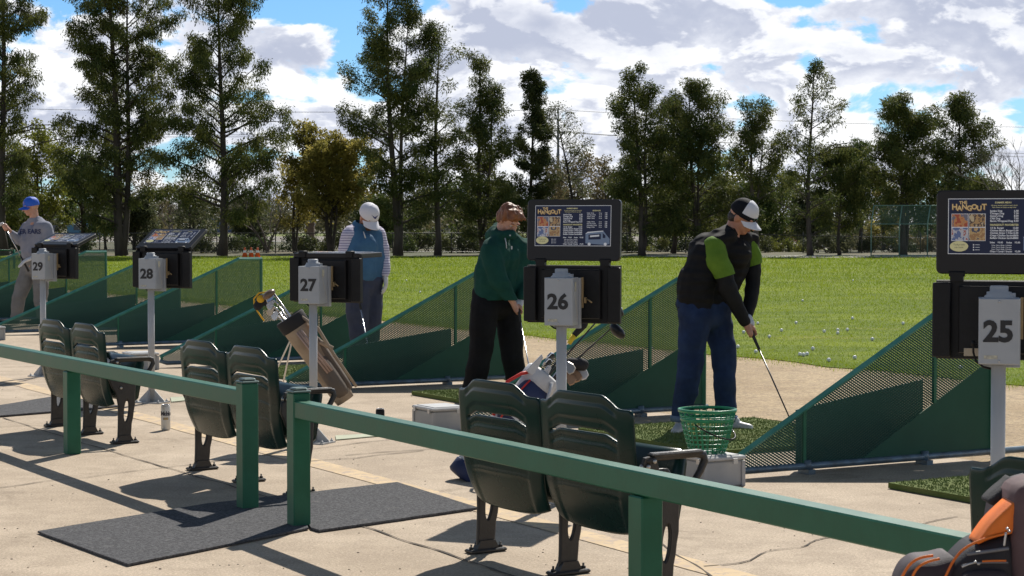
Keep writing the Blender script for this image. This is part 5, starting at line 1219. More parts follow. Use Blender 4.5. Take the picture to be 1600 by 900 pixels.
# Y-shaped transmission pole with wires
k = 250/FPX; xp = (872-800)*k; root = thing('power_pole', 'tall steel power pole with Y-shaped arms on the skyline', 'power pole', (xp, 250, 0)); m_pl = mat('pole_steel', (.10, .11, .12), .6, metal=.3)
z_ = lambda py: CAMH+(350-py)*k
mb = MB(); mb.tube([(0, 0, 0), (0, 0, z_(171))], [.28, .11], 8); mb.build('pole', m_pl, root)
for s_ in (-1, 1): mb = MB(); mb.tube([(0, 0, z_(220)), (s_*10*k, 0, z_(205))], [.12, .07], 6); mb.tube([(s_*10*k, 0, z_(205)), (s_*10*k, 0, z_(210))], .08, 5); mb.build('arm', m_pl, root)
def wire(pts, label):
    mb = MB(); W = [Vector(((px-800)*kk, yy, CAMH+(350-py)*kk)) for px, py, yy in pts for kk in (yy/FPX,)]; dn = []
    for a, b in zip(W[:-1], W[1:]):
        for j in range(20):
            t = j/20; p = a.lerp(b, t); p.z -= 1.2*4*t*(1-t)*.4; dn.append(p)
    dn.append(W[-1]); o0 = dn[0].copy(); mb.tube([p-o0 for p in dn], .030, 4); o = mb.build('power_line', m_pl, None, o0); tag(o, label, 'power line', 'power lines crossing the sky')
wire([(-60, 168, 270), (872, 172, 250), (1700, 200, 262)], 'topmost power line, running to the tip of the Y-shaped pole')
wire([(-60, 205, 270), (862, 206, 250), (1700, 242, 262)], 'power line held by the left arm of the Y-shaped pole')
wire([(-60, 211, 270), (882, 206, 250), (1700, 248, 262)], 'power line held by the right arm of the Y-shaped pole')
# far buildings
def building(px0, px1, py0, Y, m, label, roof=None, win=True, name='building'):
    k = Y/FPX; x0, x1 = (px0-800)*k, (px1-800)*k; h = CAMH+(350-py0)*k; root = thing(name, label, 'building', ((x0+x1)/2, Y, 0)); w = x1-x0
    mb = MB(); mb.box((0, 4, h/2), (w, 8, h)); mb.build('wall', m, root)
    mb = MB(); 
    if roof: mb.prism([(-w/2-.4, h), (w/2+.4, h), (w*.25, h+w*.16), (-w*.25, h+w*.16)], 9, Matrix.Translation((0, 4, 0)))
    else: mb.box((0, 4, h+.12), (w+.4, 8.4, .24))
    mb.build('roof', roof or mat('flat_roof', (.3, .3, .3), .8), root)
    if win:
        for i in range(max(2, int(w/3))): mb = MB(); mb.box((-w/2+1.5+i*3, -.02, h*.55), (1.3, .06, h*.35)); mb.build('window', mat('far_glass', (.04, .05, .07), .2), root)
building(316, 398, 341, 330, mat('grey_blue_wall', (.10, .13, .19), .7), 'long grey-blue building low behind the leafless tree')
building(14, 40, 344, 200, mat('peach_wall', (.5, .36, .26), .8), 'small peach house left of the blue cap', roof=mat('peach_roof', (.55, .30, .20), .8))
building(596, 622, 347, 320, mat('white_wall', (.6, .6, .6), .7), 'small white building right of the blue vest man', win=False)
building(700, 735, 346, 325, mat('white_wall', (.6, .6, .6), .7), 'pale shed left of the red-haired man', win=False)
building(105, 150, 345, 240, mat('blue_wall', (.10, .22, .38), .7), 'blue building glimpsed behind the forked casuarina')
# brown pillar
k = 150/FPX; root = thing('brown_pillar', 'square brown pillar standing on the verge under the olive tree', 'pillar', ((485-800)*k, 150, 0)); mb = MB(); mb.box((0, 0, .72), (.62, .6, 1.44), None, 0, .03); mb.build('shaft', mat('brown_render', (.17, .11, .07), .85, col2=(.13, .085, .055), scale=3), root); mb = MB(); mb.box((0, 0, 1.5), (.74, .72, .12), None, 0, .02); mb.build('cap', mat('brown_render', (.17, .11, .07)), root)
# cars
def car(px, Y, colr, label, rz=0.0, kind='car', s=1.0, name='parked_car'):
    k = Y/FPX; X0 = (px-800)*k; zb = float(far_h(np.array(X0), np.array(Y))); root = thing(name, label, kind, (X0, Y, zb), rz, 'vehicles beyond the range'); m = mat('car_'+'_'.join('%d' % (c_*100) for c_ in colr), colr, .3, coat=.5)
    prof = {'car': [(-2.2, .3), (2.2, .3), (2.25, .62), (2.1, .85), (1.2, .95), (.65, 1.42), (-1.2, 1.45), (-1.95, 1.0), (-2.25, .9)], 'van': [(-2.3, .3), (2.3, .3), (2.3, .9), (1.8, 1.1), (1.3, 1.85), (-2.2, 1.9), (-2.3, 1.2)], 'bus': [(-4, .35), (4, .35), (4.05, 2.6), (3.9, 2.85), (-3.9, 2.85), (-4.05, 2.6)]}[kind]
    prof = [(x*s, z*s) for x, z in prof]; wd = {'car': 1.75, 'van': 1.85, 'bus': 2.4}[kind]*s
    mb = MB(); mb.prism(prof, wd, None, 0, .06); mb.build('body', m, root)
    gl = {'car': [(-1.6, 1.0), (.95, 1.0), (.58, 1.36), (-1.15, 1.38)], 'van': [(-2.0, 1.15), (1.5, 1.15), (1.15, 1.7), (-2.0, 1.72)], 'bus': [(-3.7, 1.5), (3.8, 1.5), (3.8, 2.3), (-3.7, 2.3)]}[kind]
    mb = MB(); mb.prism([(x*s, z*s) for x, z in gl], wd+.02, None, 0, .02); mb.build('window', mat('car_glass', (.02, .03, .035), .08), root)
    for x in ((-1.35, 1.4) if kind != 'bus' else (-2.6, 2.6)):
        for sy in (-1, 1):
            mb = MB(); mb.lathe([(.33*s, -.1), (.33*s, .1)], 16, Matrix.Translation((x*s, sy*(wd/2-.06), .33*s)) @ Matrix.Rotation(PI/2, 4, 'X')); mb.build('wheel', m_black, root)
car(641, 290, (.55, .58, .6), 'silver car left of the thin see-through trunk on the far road', .15); car(661, 296, (.5, .5, .5), 'pale grey car just left of the thin trunk on the far road', 0); car(698, 292, (.6, .6, .6), 'white car right of the thin trunk on the far road', .1)
car(1232, 300, (.5, .02, .03), 'dark red van beyond the trunks on the right', 1.2, 'van', 1.15, 'parked_van'); car(1302, 300, (.45, .55, .62), 'pale blue van right of the sparse pointed tree', 1.0, 'van', 1.0, 'parked_van')
car(1420, 235, (.30, .31, .32), 'grey car seen through the tall green backstop', .6, 'car', 1.0); car(1398, 300, (.2, .2, .22), 'dark car left of the grey one behind the backstop', 0)
g = G(1257, 372); root = thing('road_sign', 'small orange road sign beside the far road', 'road sign', ((1257-800)*160/FPX, 160, 0)); mb = MB(); mb.tube([(0, 0, -1), (0, 0, .8)], .03, 6); mb.build('pole', m_pl, root); mb = MB(); mb.box((0, 0, .75), (.5, .03, .5), Matrix.Translation((0, 0, .75)) @ Matrix.Rotation(PI/4, 4, 'Y') @ Matrix.Translation((0, 0, -.75))); mb.build('sign_plate', m_cone, root)
random.seed(21)
# ------------------------------------------------------------------ people
import bmesh
def skin_mat(name, c1, c2):
    m = mat(name, c1, .5, col2=c2, scale=18, spec=.4, bump=.05, bscale=180); b = m.node_tree.nodes['Principled BSDF']; b.inputs['Subsurface Weight'].default_value = .15; b.inputs['Subsurface Radius'].default_value = (.02, .008, .004); b.inputs['Subsurface Scale'].default_value = .5; return m
m_skin = skin_mat('skin_fair', (.48, .25, .17), (.56, .32, .23)); m_skin2 = skin_mat('skin_ruddy', (.42, .19, .115), (.50, .26, .17))
def cloth(name, c1, c2=None, rough=.85, sc=7, b=.35, bs=14, **k): return mat(name, c1, rough, col2=c2 or tuple(x*.75 for x in c1), scale=sc, bump=b, bscale=bs, spec=.2, **k)
def face_frame(f, roll=0.0):
    f = Vector(f).normalized(); r = f.cross(Vector((0, 0, 1))).normalized(); u = r.cross(f); R = Matrix((r, f, u)).transposed()
    return R @ Matrix.Rotation(roll, 3, 'Y')
def head_parts(mb, c, R, s=1.0, neck=None):
    q = lambda x, y, z: Vector(c)+R @ Vector((x*s, y*s, z*s))
    mb.ell(q(0, -.012, .022), (.075*s, .094*s, .092*s), R); mb.ell(q(0, .028, -.028), (.060*s, .068*s, .078*s), R); mb.ell(q(0, .050, -.088), (.034*s, .034*s, .026*s), R); mb.ell(q(0, .015, -.07), (.055*s, .055*s, .04*s), R)
    mb.cap_(q(0, .088, .006), q(0, .112, -.030), .009*s, .0145*s)
    for sx in (-1, 1):
        mb.ell(q(sx*.076, -.005, -.012), (.010*s, .020*s, .032*s), R); mb.ell(q(sx*.036, .070, -.030), (.022*s, .018*s, .02*s), R); mb.ell(q(sx*.030, .082, .022), (.026*s, .012*s, .010*s), R)
    mb.ell(q(0, .086, -.058), (.024*s, .012*s, .006*s), R); mb.ell(q(0, .083, -.069), (.020*s, .011*s, .006*s), R)
    if neck is not None: mb.cap_(q(0, -.025, -.055), neck, .056*s, .062*s)
def face_extra(root, c, R, s, brow, m_brow_):
    q = lambda x, y, z: Vector(c)+R @ Vector((x*s, y*s, z*s)); mb = MB()
    for sx in (-1, 1): mb.ell(q(sx*.031, .079, .004), (.012*s, .010*s, .0065*s), R, 12, 0, 8)
    for sx in (-1, 1): mb.ell(q(sx*.031, .0875, .002), (.0055*s, .004*s, .0055*s), R, 10, 1, 6)
    mb.build('eyes', [mat('eye_white', (.6, .56, .52), .3), mat('iris', (.04, .03, .025), .2)], root)
    if brow:
        mb = MB()
        for sx in (-1, 1): mb.tube([q(sx*.014, .093, .024), q(sx*.032, .092, .031), q(sx*.050, .080, .024)], [.003, .004, .002], 6)
        mb.build('eyebrows', m_brow_, root)
    mb = MB(); mb.ell(q(0, .096, -.0635), (.021*s, .005*s, .0035*s), R, 12, 0, 6); mb.build('mouth', mat('lip', (.32, .10, .08), .5), root)
def hand(mb, w, d, pn, curl=.5, s=1.0, inf=0.0, spread=.10, thumb=1, knuck=None):
    """w wrist, d direction of the hand, pn palm normal (fingers curl towards it), thumb = side"""
    d = Vector(d).normalized(); pn = Vector(pn); pn = (pn-d*pn.dot(d)).normalized(); sd_ = d.cross(pn)*thumb
    for k in range(4):
        o = (k-1.5)*.0205*s; mb.cap_(w+d*.012*s+sd_*o*.6, w+d*.088*s+sd_*o, .0145*s+inf, .0105*s+inf)
    mb.ell(w+d*.048*s, (.016+inf, .040*s+inf, .045*s), Matrix((pn, sd_, d)).transposed())
    for k in range(4):
        o = (1.5-k)*.0205*s; ln = (.040, .046, .043, .034)[k]*s; a = w+d*.086*s+sd_*o; dd = (d+sd_*(1.5-k)*spread).normalized(); r = (.0090, .0092, .0088, .0078)[k]*s+inf
        for j in range(3):
            cu = curl*(1.0 if j else .8); dd = (dd*math.cos(cu)+pn*math.sin(cu)); pnn = (pn*math.cos(cu*(j+1))-d*math.sin(cu*(j+1))); b = a+dd*ln*(1, .68, .55)[j]; mb.cap_(a, b, r, r*.9); a = b; r *= .93
            dd = dd.normalized(); pn_ = dd.cross(sd_*thumb).normalized()
            pn2 = pn_ if pn_.dot(pnn) > 0 else -pn_
            dd = dd; 
            if j < 2: d_loc = dd; pn_loc = pn2
            dd, pnv = d_loc, pn_loc
            pn_keep = pnv
            # continue curling in the rotated frame
            c2 = curl; nd = dd; 
    a = w+d*.022*s+sd_*.026*s; dd = (d*.75+sd_*.75+pn*.25).normalized(); b = a+dd*.042*s; mb.cap_(a, b, .0125*s+inf, .011*s+inf); dd = (dd+pn*.55*min(1, curl)+d*.3).normalized(); c_ = b+dd*.03*s; mb.cap_(b, c_, .0105*s+inf, .0095*s+inf)
def grip_hand(mb, w, p, ax, out, s=1.0, inf=0.0, n=4, rs=.0125):
    """fingers closed round a shaft: p = centre of the grip on the shaft, ax = shaft direction, out = from shaft towards the back of the hand"""
    ax = Vector(ax).normalized(); out = Vector(out); out = (out-ax*out.dot(ax)).normalized(); sd_ = ax.cross(out)
    palm = p+out*(rs+.014*s)
    mb.cap_(w, palm-ax*.012, .027*s+inf, .024*s+inf); mb.cap_(w, palm+ax*.018, .024*s+inf, .022*s+inf); mb.cap_(palm-ax*.03, palm+ax*.03, .020*s+inf, .018*s+inf)
    for k in range(4):
        t = (k-1.5)*.0195*s; r = (.0092, .0092, .0088, .0080)[k]*s+inf; R_ = rs+r*.9; c0 = p+ax*t; prev = None; ext = (250, 262, 255, 240)[k]
        for j in range(6):
            an = math.radians(-20+ext*j/5); q = c0+(out*math.cos(an)+sd_*math.sin(an))*(R_+.002*j); 
            if prev is not None: mb.cap_(prev, q, r, r*.95)
            prev = q
    a = palm-ax*.034-sd_*.010; b = p-ax*.030-sd_*(rs+.010)+out*.004; c_ = p+ax*.006-sd_*(rs+.008)-out*.012
    c_ = p-ax*.002-sd_*(rs+.009)-out*.006; mb.cap_(a, b, .0125*s+inf, .011*s+inf); mb.cap_(b, c_, .011*s+inf, .0095*s+inf)
def chain_caps(mb, pts):
    for (a, ra), (b, rb) in zip(pts[:-1], pts[1:]): mb.cap_(a, b, ra, rb)
def cutm(me, co, no):
    """open the garment where it lies beyond the plane"""
    bm = bmesh.new(); bm.from_mesh(me); bmesh.ops.bisect_plane(bm, geom=bm.verts[:]+bm.edges[:]+bm.faces[:], plane_co=co, plane_no=no, clear_outer=True); bm.to_mesh(me); bm.free(); return me
def cap_hat(root, c, R, s, m1, m2=None, band=None, brim_m=None, emb=None, brim_len=.075, drop=.0):
    q = lambda x, y, z: Vector(c)+R @ Vector((x*s, y*s, z*s)); mb = MB(); V = []; F = []; n = 32; m = 12
    for i in range(m+1):
        th = PI/2*i/m
        for k in range(n):
            ph = 2*PI*k/n; r = math.sin(th)**.88; bul = 1+.015*math.cos(ph*6)*math.sin(th*1.5)
            V.append(q(.085*r*math.cos(ph)*bul, -.008+.103*r*math.sin(ph)*bul, .026+.098*math.cos(th)**.9*(1.05 if math.sin(ph) > 0 else 1)))
    V2 = len(V)
    for k in range(n): ph = 2*PI*k/n; V.append(q(.080*math.cos(ph), -.008+.098*math.sin(ph), .010))
    for i in range(m):
        for k in range(n):
            F.append((i*n+k, (i+1)*n+k, (i+1)*n+(k+1) % n, i*n+(k+1) % n))
    for k in range(n): F.append((m*n+k, V2+k, V2+(k+1) % n, m*n+(k+1) % n))
    mb.add(V, F, 0, True)
    if m2 is not None:
        for fi, f in enumerate(F):
            ph = sum(((k_ % n)+.5)*2*PI/n for k_ in f[:1]); 
            if math.sin(ph) > .15 and fi < m*n: mb.m[fi] = 1
    mb.ell(q(0, -.006, .126), (.007*s, .007*s, .004*s), R, 10, 0, 6)
    cap = mb.build('cap', [m1, m2 or m1], root)
    mb = MB(); V = []; F = []; na, nr = 16, 6
    for sgn in (0, 1):
        for i in range(na+1):
            a = math.radians(22+136*i/na); bx, by = .084*math.cos(a), -.008+.102*math.sin(a)
            for j in range(nr+1):
                f = j/nr; ex, ey = math.cos(a)*.082, by+brim_len*(math.sin(a)**.55)
                x = bx+(ex-bx)*f; y = by+(ey-by)*f; z = .016-.045*(x/.085)**2*.6-.022*f-drop*f-(.003 if sgn else 0); V.append(q(x, y, z))
    o = (na+1)*(nr+1)
    for i in range(na):
        for j in range(nr):
            a, b, c_, d = i*(nr+1)+j, i*(nr+1)+j+1, (i+1)*(nr+1)+j+1, (i+1)*(nr+1)+j; F += [(a, b, c_, d), (o+a, o+d, o+c_, o+b)]
    for i in range(na): a = i*(nr+1)+nr; b = (i+1)*(nr+1)+nr; F.append((a, o+a, o+b, b))
    mb.add(V, F, 0, True); mb.build('brim', brim_m or m1, cap)
    if band:
        mb = MB(); V = []; F = []
        for i in range(n+1):
            ph = 2*PI*i/n
            for (z, r) in ((.022, 1.03), (.044, 1.02)): V.append(q(.085*r*math.cos(ph), -.008+.103*r*math.sin(ph), z))
        for i in range(n): F.append((2*i, 2*i+2, 2*i+3, 2*i+1))
        mb.add(V, F, 0, True); mb.add([q(x, -.008+.108*math.sqrt(max(0, 1-(x/.088)**2)), z) for x, z in ((-.03, .026), (.03, .026), (.03, .041), (-.03, .041))], [(0, 1, 2, 3)], 1); mb.build('band', [band, mat('badge_green', (.02, .25, .08), .5)], cap)
    return cap, q
def shoe(mb, heel, toe, r=.038):
    h = Vector(heel); t = Vector(toe); d = (t-h).normalized(); mb.cap_(h, h+(t-h)*.45, r*1.0, r*.98); mb.cap_(h+(t-h)*.4, t, r*.98, r*.72); mb.cap_(h+Vector((0, 0, .03)), h+d*.05+Vector((0, 0, .035)), r*.9, r*.85)
def put_shoes(mb, m, root):
    # the builder collected both shoes: split them by island order (first half, second half)
    nv, nf = len(mb.v)//2, len(mb.f)//2
    for k in (0, 1):
        q = MB(); q.v = mb.v[k*nv:(k+1)*nv]; q.f = [tuple(i-k*nv for i in f) for f in mb.f[k*nf:(k+1)*nf]]; q.m = [0]*nf; q.sm = [True]*nf; q.n = nv
        me = remesh(q, .009, 2); cutm(me, (0, 0, .012), (0, 0, -1)); put('shoe', me, m, root)
def person(px, gy, label, skin):
    g = G(px, gy); b = Vector((g.x, g.y, 0)); J = lambda x, y, dy=0.0: P(x, y, g.y+dy)-b
    return b, J
def finish(body, label): tag(body, label, 'person'); return body
def leg_set(root, J, name, m, chains, ell=None, cuts=(), disp=(.012, 5, 5, 9), vox=.012):
    mb = MB()
    for c in chains: chain_caps(mb, c)
    for e in ell or (): mb.ell(*e)
    me = remesh(mb, vox, 2, disp)
    for co, no in cuts: cutm(me, co, no)
    return put(name, me, m, root)

# ---- golfer in the black vest and blue jeans
b, J = person(1112, 676, '', m_skin2)
f = Vector((.80, -.45, -.62)); R = face_frame(f, .10); hc = J(1161, 338, -.02); nk = J(1141, 372, .0)
m_vest = cloth('black_quilted', (.007, .007, .008), (.012, .012, .013), .8, 8, .3, 20); nt = m_vest.node_tree; N = nt.nodes.new; Lk = nt.links.new
w = N('ShaderNodeTexWave'); w.bands_direction = 'Z'; w.inputs['Scale'].default_value = 5.2; w.inputs['Distortion'].default_value = .8; w.inputs['Detail'].default_value = 1; tcw = N('ShaderNodeTexCoord'); Lk(tcw.outputs['Object'], w.inputs[0])
bp = N('ShaderNodeBump'); bp.inputs['Strength'].default_value = .35; bp.inputs['Distance'].default_value = .02; Lk(w.outputs['Fac'], bp.inputs['Height']); Lk(bp.outputs[0], nt.nodes['Principled BSDF'].inputs['Normal'])
gp = J(1172, 514, -.12); ch_ = G(1247, 690)-b+Vector((0, 0, .03)); shaft_dir = (ch_-gp).normalized(); gtop = gp-shaft_dir*.11
sR, eR, wR = J(1113, 386, -.16), J(1136, 448, -.20), J(1166, 506, -.14); sL, eL, wL = J(1170, 378, .12), J(1176, 440, .10), J(1168, 496, -.02)
mb = MB(); head_parts(mb, hc, R, 1.0, nk); mb.cap_(nk, J(1125, 420), .07, .10); mb.cap_(J(1125, 420), J(1096, 480), .10, .095)
chain_caps(mb, [(sR, .05), (eR, .04), (wR, .027)]); chain_caps(mb, [(sL, .05), (eL, .04), (wL, .027)]); chain_caps(mb, [(nk, .06), (sR, .05)]); chain_caps(mb, [(nk, .06), (sL, .05)])
hipR, knR, anR = J(1085, 492, -.09), J(1076, 585, -.14), J(1066, 655, -.11); hipL, knL, anL = J(1117, 492, .07), J(1133, 585, .02), J(1133, 652, .04)
chain_caps(mb, [(hipR, .08), (knR, .055), (anR, .038), (J(1062, 668, -.1), .03)]); chain_caps(mb, [(hipL, .08), (knL, .055), (anL, .038), (J(1138, 664, .04), .03)])
back = (wR-gp).normalized(); grip_hand(mb, wR, gp+shaft_dir*.02, shaft_dir, Vector((-.6, -.75, .2)), 1.0)
me = remesh(mb, .0065, 2); body = put('person', me, m_skin2); body.location = b
finish(body, 'golfer in a black quilted vest, green sleeves, blue jeans and black and white cap'); r_ = body
face_extra(r_, hc, R, 1.0, True, mat('brow_dark', (.03, .02, .015), .8))
mb = MB(); grip_hand(mb, wL, gp-shaft_dir*.06, shaft_dir, Vector((.7, .5, .5)), 1.0, .002); mb.cap_(wL, wL+(eL-wL)*.10, .033, .033); put('glove', remesh(mb, .007, 2), mat('white_glove', (.62, .62, .64), .6, col2=(.5, .5, .52), scale=25), r_)
leg_set(r_, J, 'jeans', cloth('denim', (.012, .024, .062), (.020, .040, .100), .8, 6, .4, 16), [[(hipR, .120), (J(1081, 540, -.12), .100), (knR, .090), (J(1068, 630, -.12), .080), (anR, .078), (J(1065, 668, -.1), .078)], [(hipL, .120), (J(1130, 540, .04), .094), (knL, .081), (J(1132, 625, .03), .077), (anL, .076), (J(1134, 664, .04), .076)], [(hipR, .125), (hipL, .122)], [(J(1085, 476, -.06), .13), (J(1118, 476, .06), .13)]],
        cuts=((J(1066, 657, -.1), (0, 0, -1)),), disp=(.024, 6, 6, 8))
mb = MB()
for a in (J(1067, 655, -.11), J(1133.5, 655, .04)): mb.lathe([(.076, -.012), (.086, -.014), (.087, .022), (.080, .028)], 24, Matrix.Translation(a), cap=False)
mb.build('cuff', mat('denim_light', (.12, .17, .27), .85, col2=(.08, .12, .2), scale=20), r_)
mb = MB(); shoe(mb, F_ if False else Vector((J(1065, 670, -.10).x, J(1065, 670, -.10).y, .045)), Vector((J(1056, 670, -.3).x-.005, J(1056, 670, -.30).y, .036)), .045); shoe(mb, Vector((J(1138, 670, .04).x, J(1138, 670, .04).y, .045)), Vector((J(1170, 670, -.02).x, J(1170, 670, -.04).y, .036)), .043)
put_shoes(mb, mat('white_leather', (.62, .60, .58), .4, col2=(.5, .47, .44), scale=14), r_)
mb = MB(); chain_caps(mb, [(J(1086, 478, -.07), .130), (J(1089, 440, -.10), .134), (J(1106, 400, -.10), .122), (J(1124, 376, -.06), .088)]); chain_caps(mb, [(J(1118, 478, .07), .128), (J(1130, 440, .06), .128), (J(1150, 402, .07), .118), (J(1158, 374, .06), .080)]); chain_caps(mb, [(J(1104, 392, -.02), .13), (J(1148, 396, .0), .12)]); chain_caps(mb, [(J(1100, 470, 0), .13), (J(1110, 420, 0), .14)]); chain_caps(mb, [(J(1127, 374, -.05), .085), (J(1146, 362, .03), .068)]); chain_caps(mb, [(J(1120, 378, -.15), .05), (J(1140, 368, -.08), .055)]); chain_caps(mb, [(J(1176, 374, .10), .05), (J(1150, 370, .02), .05)])
me = remesh(mb, .011, 3, (.016, 6, 6, 14)); cutm(me, J(1100, 488, 0), (0, 0, -1)); cutm(me, J(1151, 356, 0), Vector((.35, -.2, .9))); put('vest', me, m_vest, r_)
mb = MB(); chain_caps(mb, [(J(1116, 388, -.15), .086), (J(1120, 405, -.19), .084), (J(1134, 434, -.20), .072), (J(1140, 446, -.2), .070)]); chain_caps(mb, [(J(1166, 380, .10), .075), (J(1175, 400, .12), .068), (J(1177, 425, .11), .062)])
me = remesh(mb, .011, 2, (.012, 7, 7, 7)); cutm(me, J(1135, 431, -.2), Vector((.28, -.0, -.95))); put('shirt_sleeves', me, cloth('green_knit', (.125, .225, .025), (.10, .185, .02), .8, 9, .3, 60), r_)
mb = MB(); chain_caps(mb, [(J(1130, 425, -.20), .062), (eR, .064), (J(1152, 480, -.17), .052), (wR+(eR-wR)*.08, .040)]); chain_caps(mb, [(J(1177, 405, .12), .055), (eL, .056), (J(1173, 470, .05), .048), (wL+(eL-wL)*.06, .038)])
put('arm_sleeves', remesh(mb, .009, 2, (.010, 9, 9, 12)), cloth('black_stretch', (.007, .007, .008), (.012, .012, .013), .7), r_)
cap, q = cap_hat(r_, hc, R, 1.0, mat('cap_black', (.007, .008, .012), .8, bump=.3, bscale=200, spec=.2), mat('cap_white', (.62, .63, .68), .7, bump=.2, bscale=200), mat('cap_black', (.015, .016, .022)), mat('cap_white', (.62, .63, .68)), brim_len=.07)
mb = MB(); mb.ell(q(0, -.045, -.03), (.071, .055, .055), R); mb.ell(q(.06, -.01, .0), (.018, .03, .03), R); mb.ell(q(-.06, -.01, .0), (.018, .03, .03), R); put('hair', remesh(mb, .008, 2, (.006, 40, 40, 20)), mat('hair_dark', (.03, .02, .015), .6), r_)
golf_club('golf_club', b+gtop, b+ch_, (.6, .6, -.1), 'dark-shafted golf club held by the golfer in the black vest', 'iron', m_darkshaft, .28)

# ---- red-haired man in the dark green hoodie
b, J = person(772, 624, '', m_skin); f = Vector((.62, -.62, -.80)); R = face_frame(f, .06); hc = J(795, 343, -.05); nk = J(783, 374, .02)
sR, eR, wR = J(766, 392, -.18), J(780, 438, -.22), J(800, 470, -.17); sL, eL, wL = J(822, 388, .14), J(826, 430, .10), J(815, 464, -.05)
gp = J(810, 484, -.12); ch_ = G(838, 640)-b+Vector((0, 0, .03)); sdir = (ch_-gp).normalized()
hipR, knR, anR = J(757, 478, -.10), J(752, 550, -.12), J(738, 612, -.05); hipL, knL, anL = J(792, 478, .08), J(800, 550, .05), J(806, 612, .1)
mb = MB(); head_parts(mb, hc, R, 1.0, nk); mb.cap_(nk, J(787, 420), .07, .095); mb.cap_(J(787, 420), J(775, 466), .095, .09)
for a, e_, w_ in ((sR, eR, wR), (sL, eL, wL)): chain_caps(mb, [(nk, .05), (a, .05), (e_, .04), (w_, .027)])
for h, k_, a in ((hipR, knR, anR), (hipL, knL, anL)): chain_caps(mb, [(h, .08), (k_, .055), (a, .036)])
grip_hand(mb, wR, gp, sdir, Vector((-.7, -.6, .3)), 1.0)
body = put('person', remesh(mb, .0065, 2), m_skin); body.location = b; r_ = finish(body, 'red-haired man bending over in a dark green hoodie and black trousers')
m_red = mat('hair_ginger', (.24, .085, .030), .5, col2=(.13, .045, .017), scale=26, stretch=(1, 1, .3), bump=.6, bscale=60)
face_extra(r_, hc, R, 1.0, True, m_red)
mb = MB(); q = lambda x, y, z: hc+R @ Vector((x, y, z))
mb.ell(q(0, -.022, .050), (.086, .100, .082), R); mb.ell(q(0, -.052, -.005), (.083, .070, .085), R); mb.ell(q(.0, .055, .088), (.070, .045, .030), R); mb.ell(q(.02, .035, .105), (.05, .05, .03), R)
for i in range(26):
    a = rnd(-1.3, 1.3); mb.cap_(q(.07*math.sin(a), rnd(-.05, .05), .10), q(.085*math.sin(a)+rnd(-.01, .01), rnd(.05, .09), .068+rnd(-.006, .02)), .014, .008)
for sx in (-1, 1): mb.ell(q(sx*.074, -.022, .018), (.016, .04, .055), R)
put('hair', remesh(mb, .0065, 1, (.014, 22, 22, 10)), m_red, r_)
m_hood = cloth('dark_green_fleece', (.009, .052, .040), (.013, .066, .052), .9, 8, .35, 18)
mb = MB(); chain_caps(mb, [(J(766, 456, -.08), .138), (J(766, 425, -.10), .138), (J(776, 394, -.09), .125), (J(780, 378, -.05), .09)]); chain_caps(mb, [(J(794, 456, .08), .132), (J(800, 425, .08), .132), (J(808, 392, .09), .12), (J(800, 378, .05), .09)]); chain_caps(mb, [(J(780, 450, 0), .14), (J(788, 400, 0), .14)]); 
chain_caps(mb, [(sR, .088), (J(772, 415, -.21), .088), (eR, .080), (J(792, 458, -.19), .066), (wR, .046)]); chain_caps(mb, [(sL, .08), (eL, .072), (wL, .045)]); chain_caps(mb, [(J(778, 380, -.06), .09), (sR, .088)])
ring = [J(800, 366, -.12), J(784, 368, -.13), J(774, 366, -.06), J(771, 360, .04), J(777, 355, .12), J(792, 359, .12)]
for a, c_ in zip(ring[:-1], ring[1:]): mb.cap_(a, c_, .040, .040)
mb.cap_(J(775, 362, .02), J(768, 370, .08), .062, .060)
me = remesh(mb, .011, 2, (.018, 7, 7, 10)); cutm(me, J(780, 468, 0), (0, 0, -1)); put('hoodie', me, m_hood, r_)
mb = MB(); mb.tube([J(789, 372, -.20), J(791, 380, -.215), J(791.5, 388, -.225)], .004, 6); mb.lathe([(.006, 0), (.006, .012)], 8, Matrix.Translation(J(797, 369, -.19))); mb.box(J(799.5, 387, -.20), (.012, .006, .026)); mb.build('drawstring', m_whitef, r_)
leg_set(r_, J, 'trousers', cloth('black_trousers', (.008, .008, .009), (.014, .014, .016), .9, 6, .4, 16), [[(hipR, .122), (J(754, 515, -.12), .112), (knR, .098), (J(743, 590, -.1), .092), (anR, .090), (J(736, 622, -.05), .09)], [(hipL, .118), (J(797, 515, .06), .108), (knL, .095), (J(806, 590, .06), .090), (anL, .088)], [(hipR, .12), (hipL, .12)], [(J(760, 462, -.06), .125), (J(792, 462, .06), .125)]], cuts=(((0, 0, .05), (0, 0, -1)),))
mb = MB(); shoe(mb, Vector((anR.x, anR.y, .045)), Vector((anR.x+.06, anR.y-.2, .036)), .045); shoe(mb, Vector((anL.x, anL.y, .045)), Vector((anL.x+.14, anL.y-.12, .036)), .045); put_shoes(mb, m_black, r_)
mb = MB(); grip_hand(mb, wL, gp-sdir*.075, sdir, Vector((.7, .4, .5)), 1.0, .002); put('glove', remesh(mb, .008, 1), mat('white_glove', (.62, .62, .64)), r_)
golf_club('golf_club', b+gp-sdir*.13, b+ch_, (.6, .6, -.1), 'steel-shafted golf club held by the red-haired man', 'iron', m_shaft, .27)

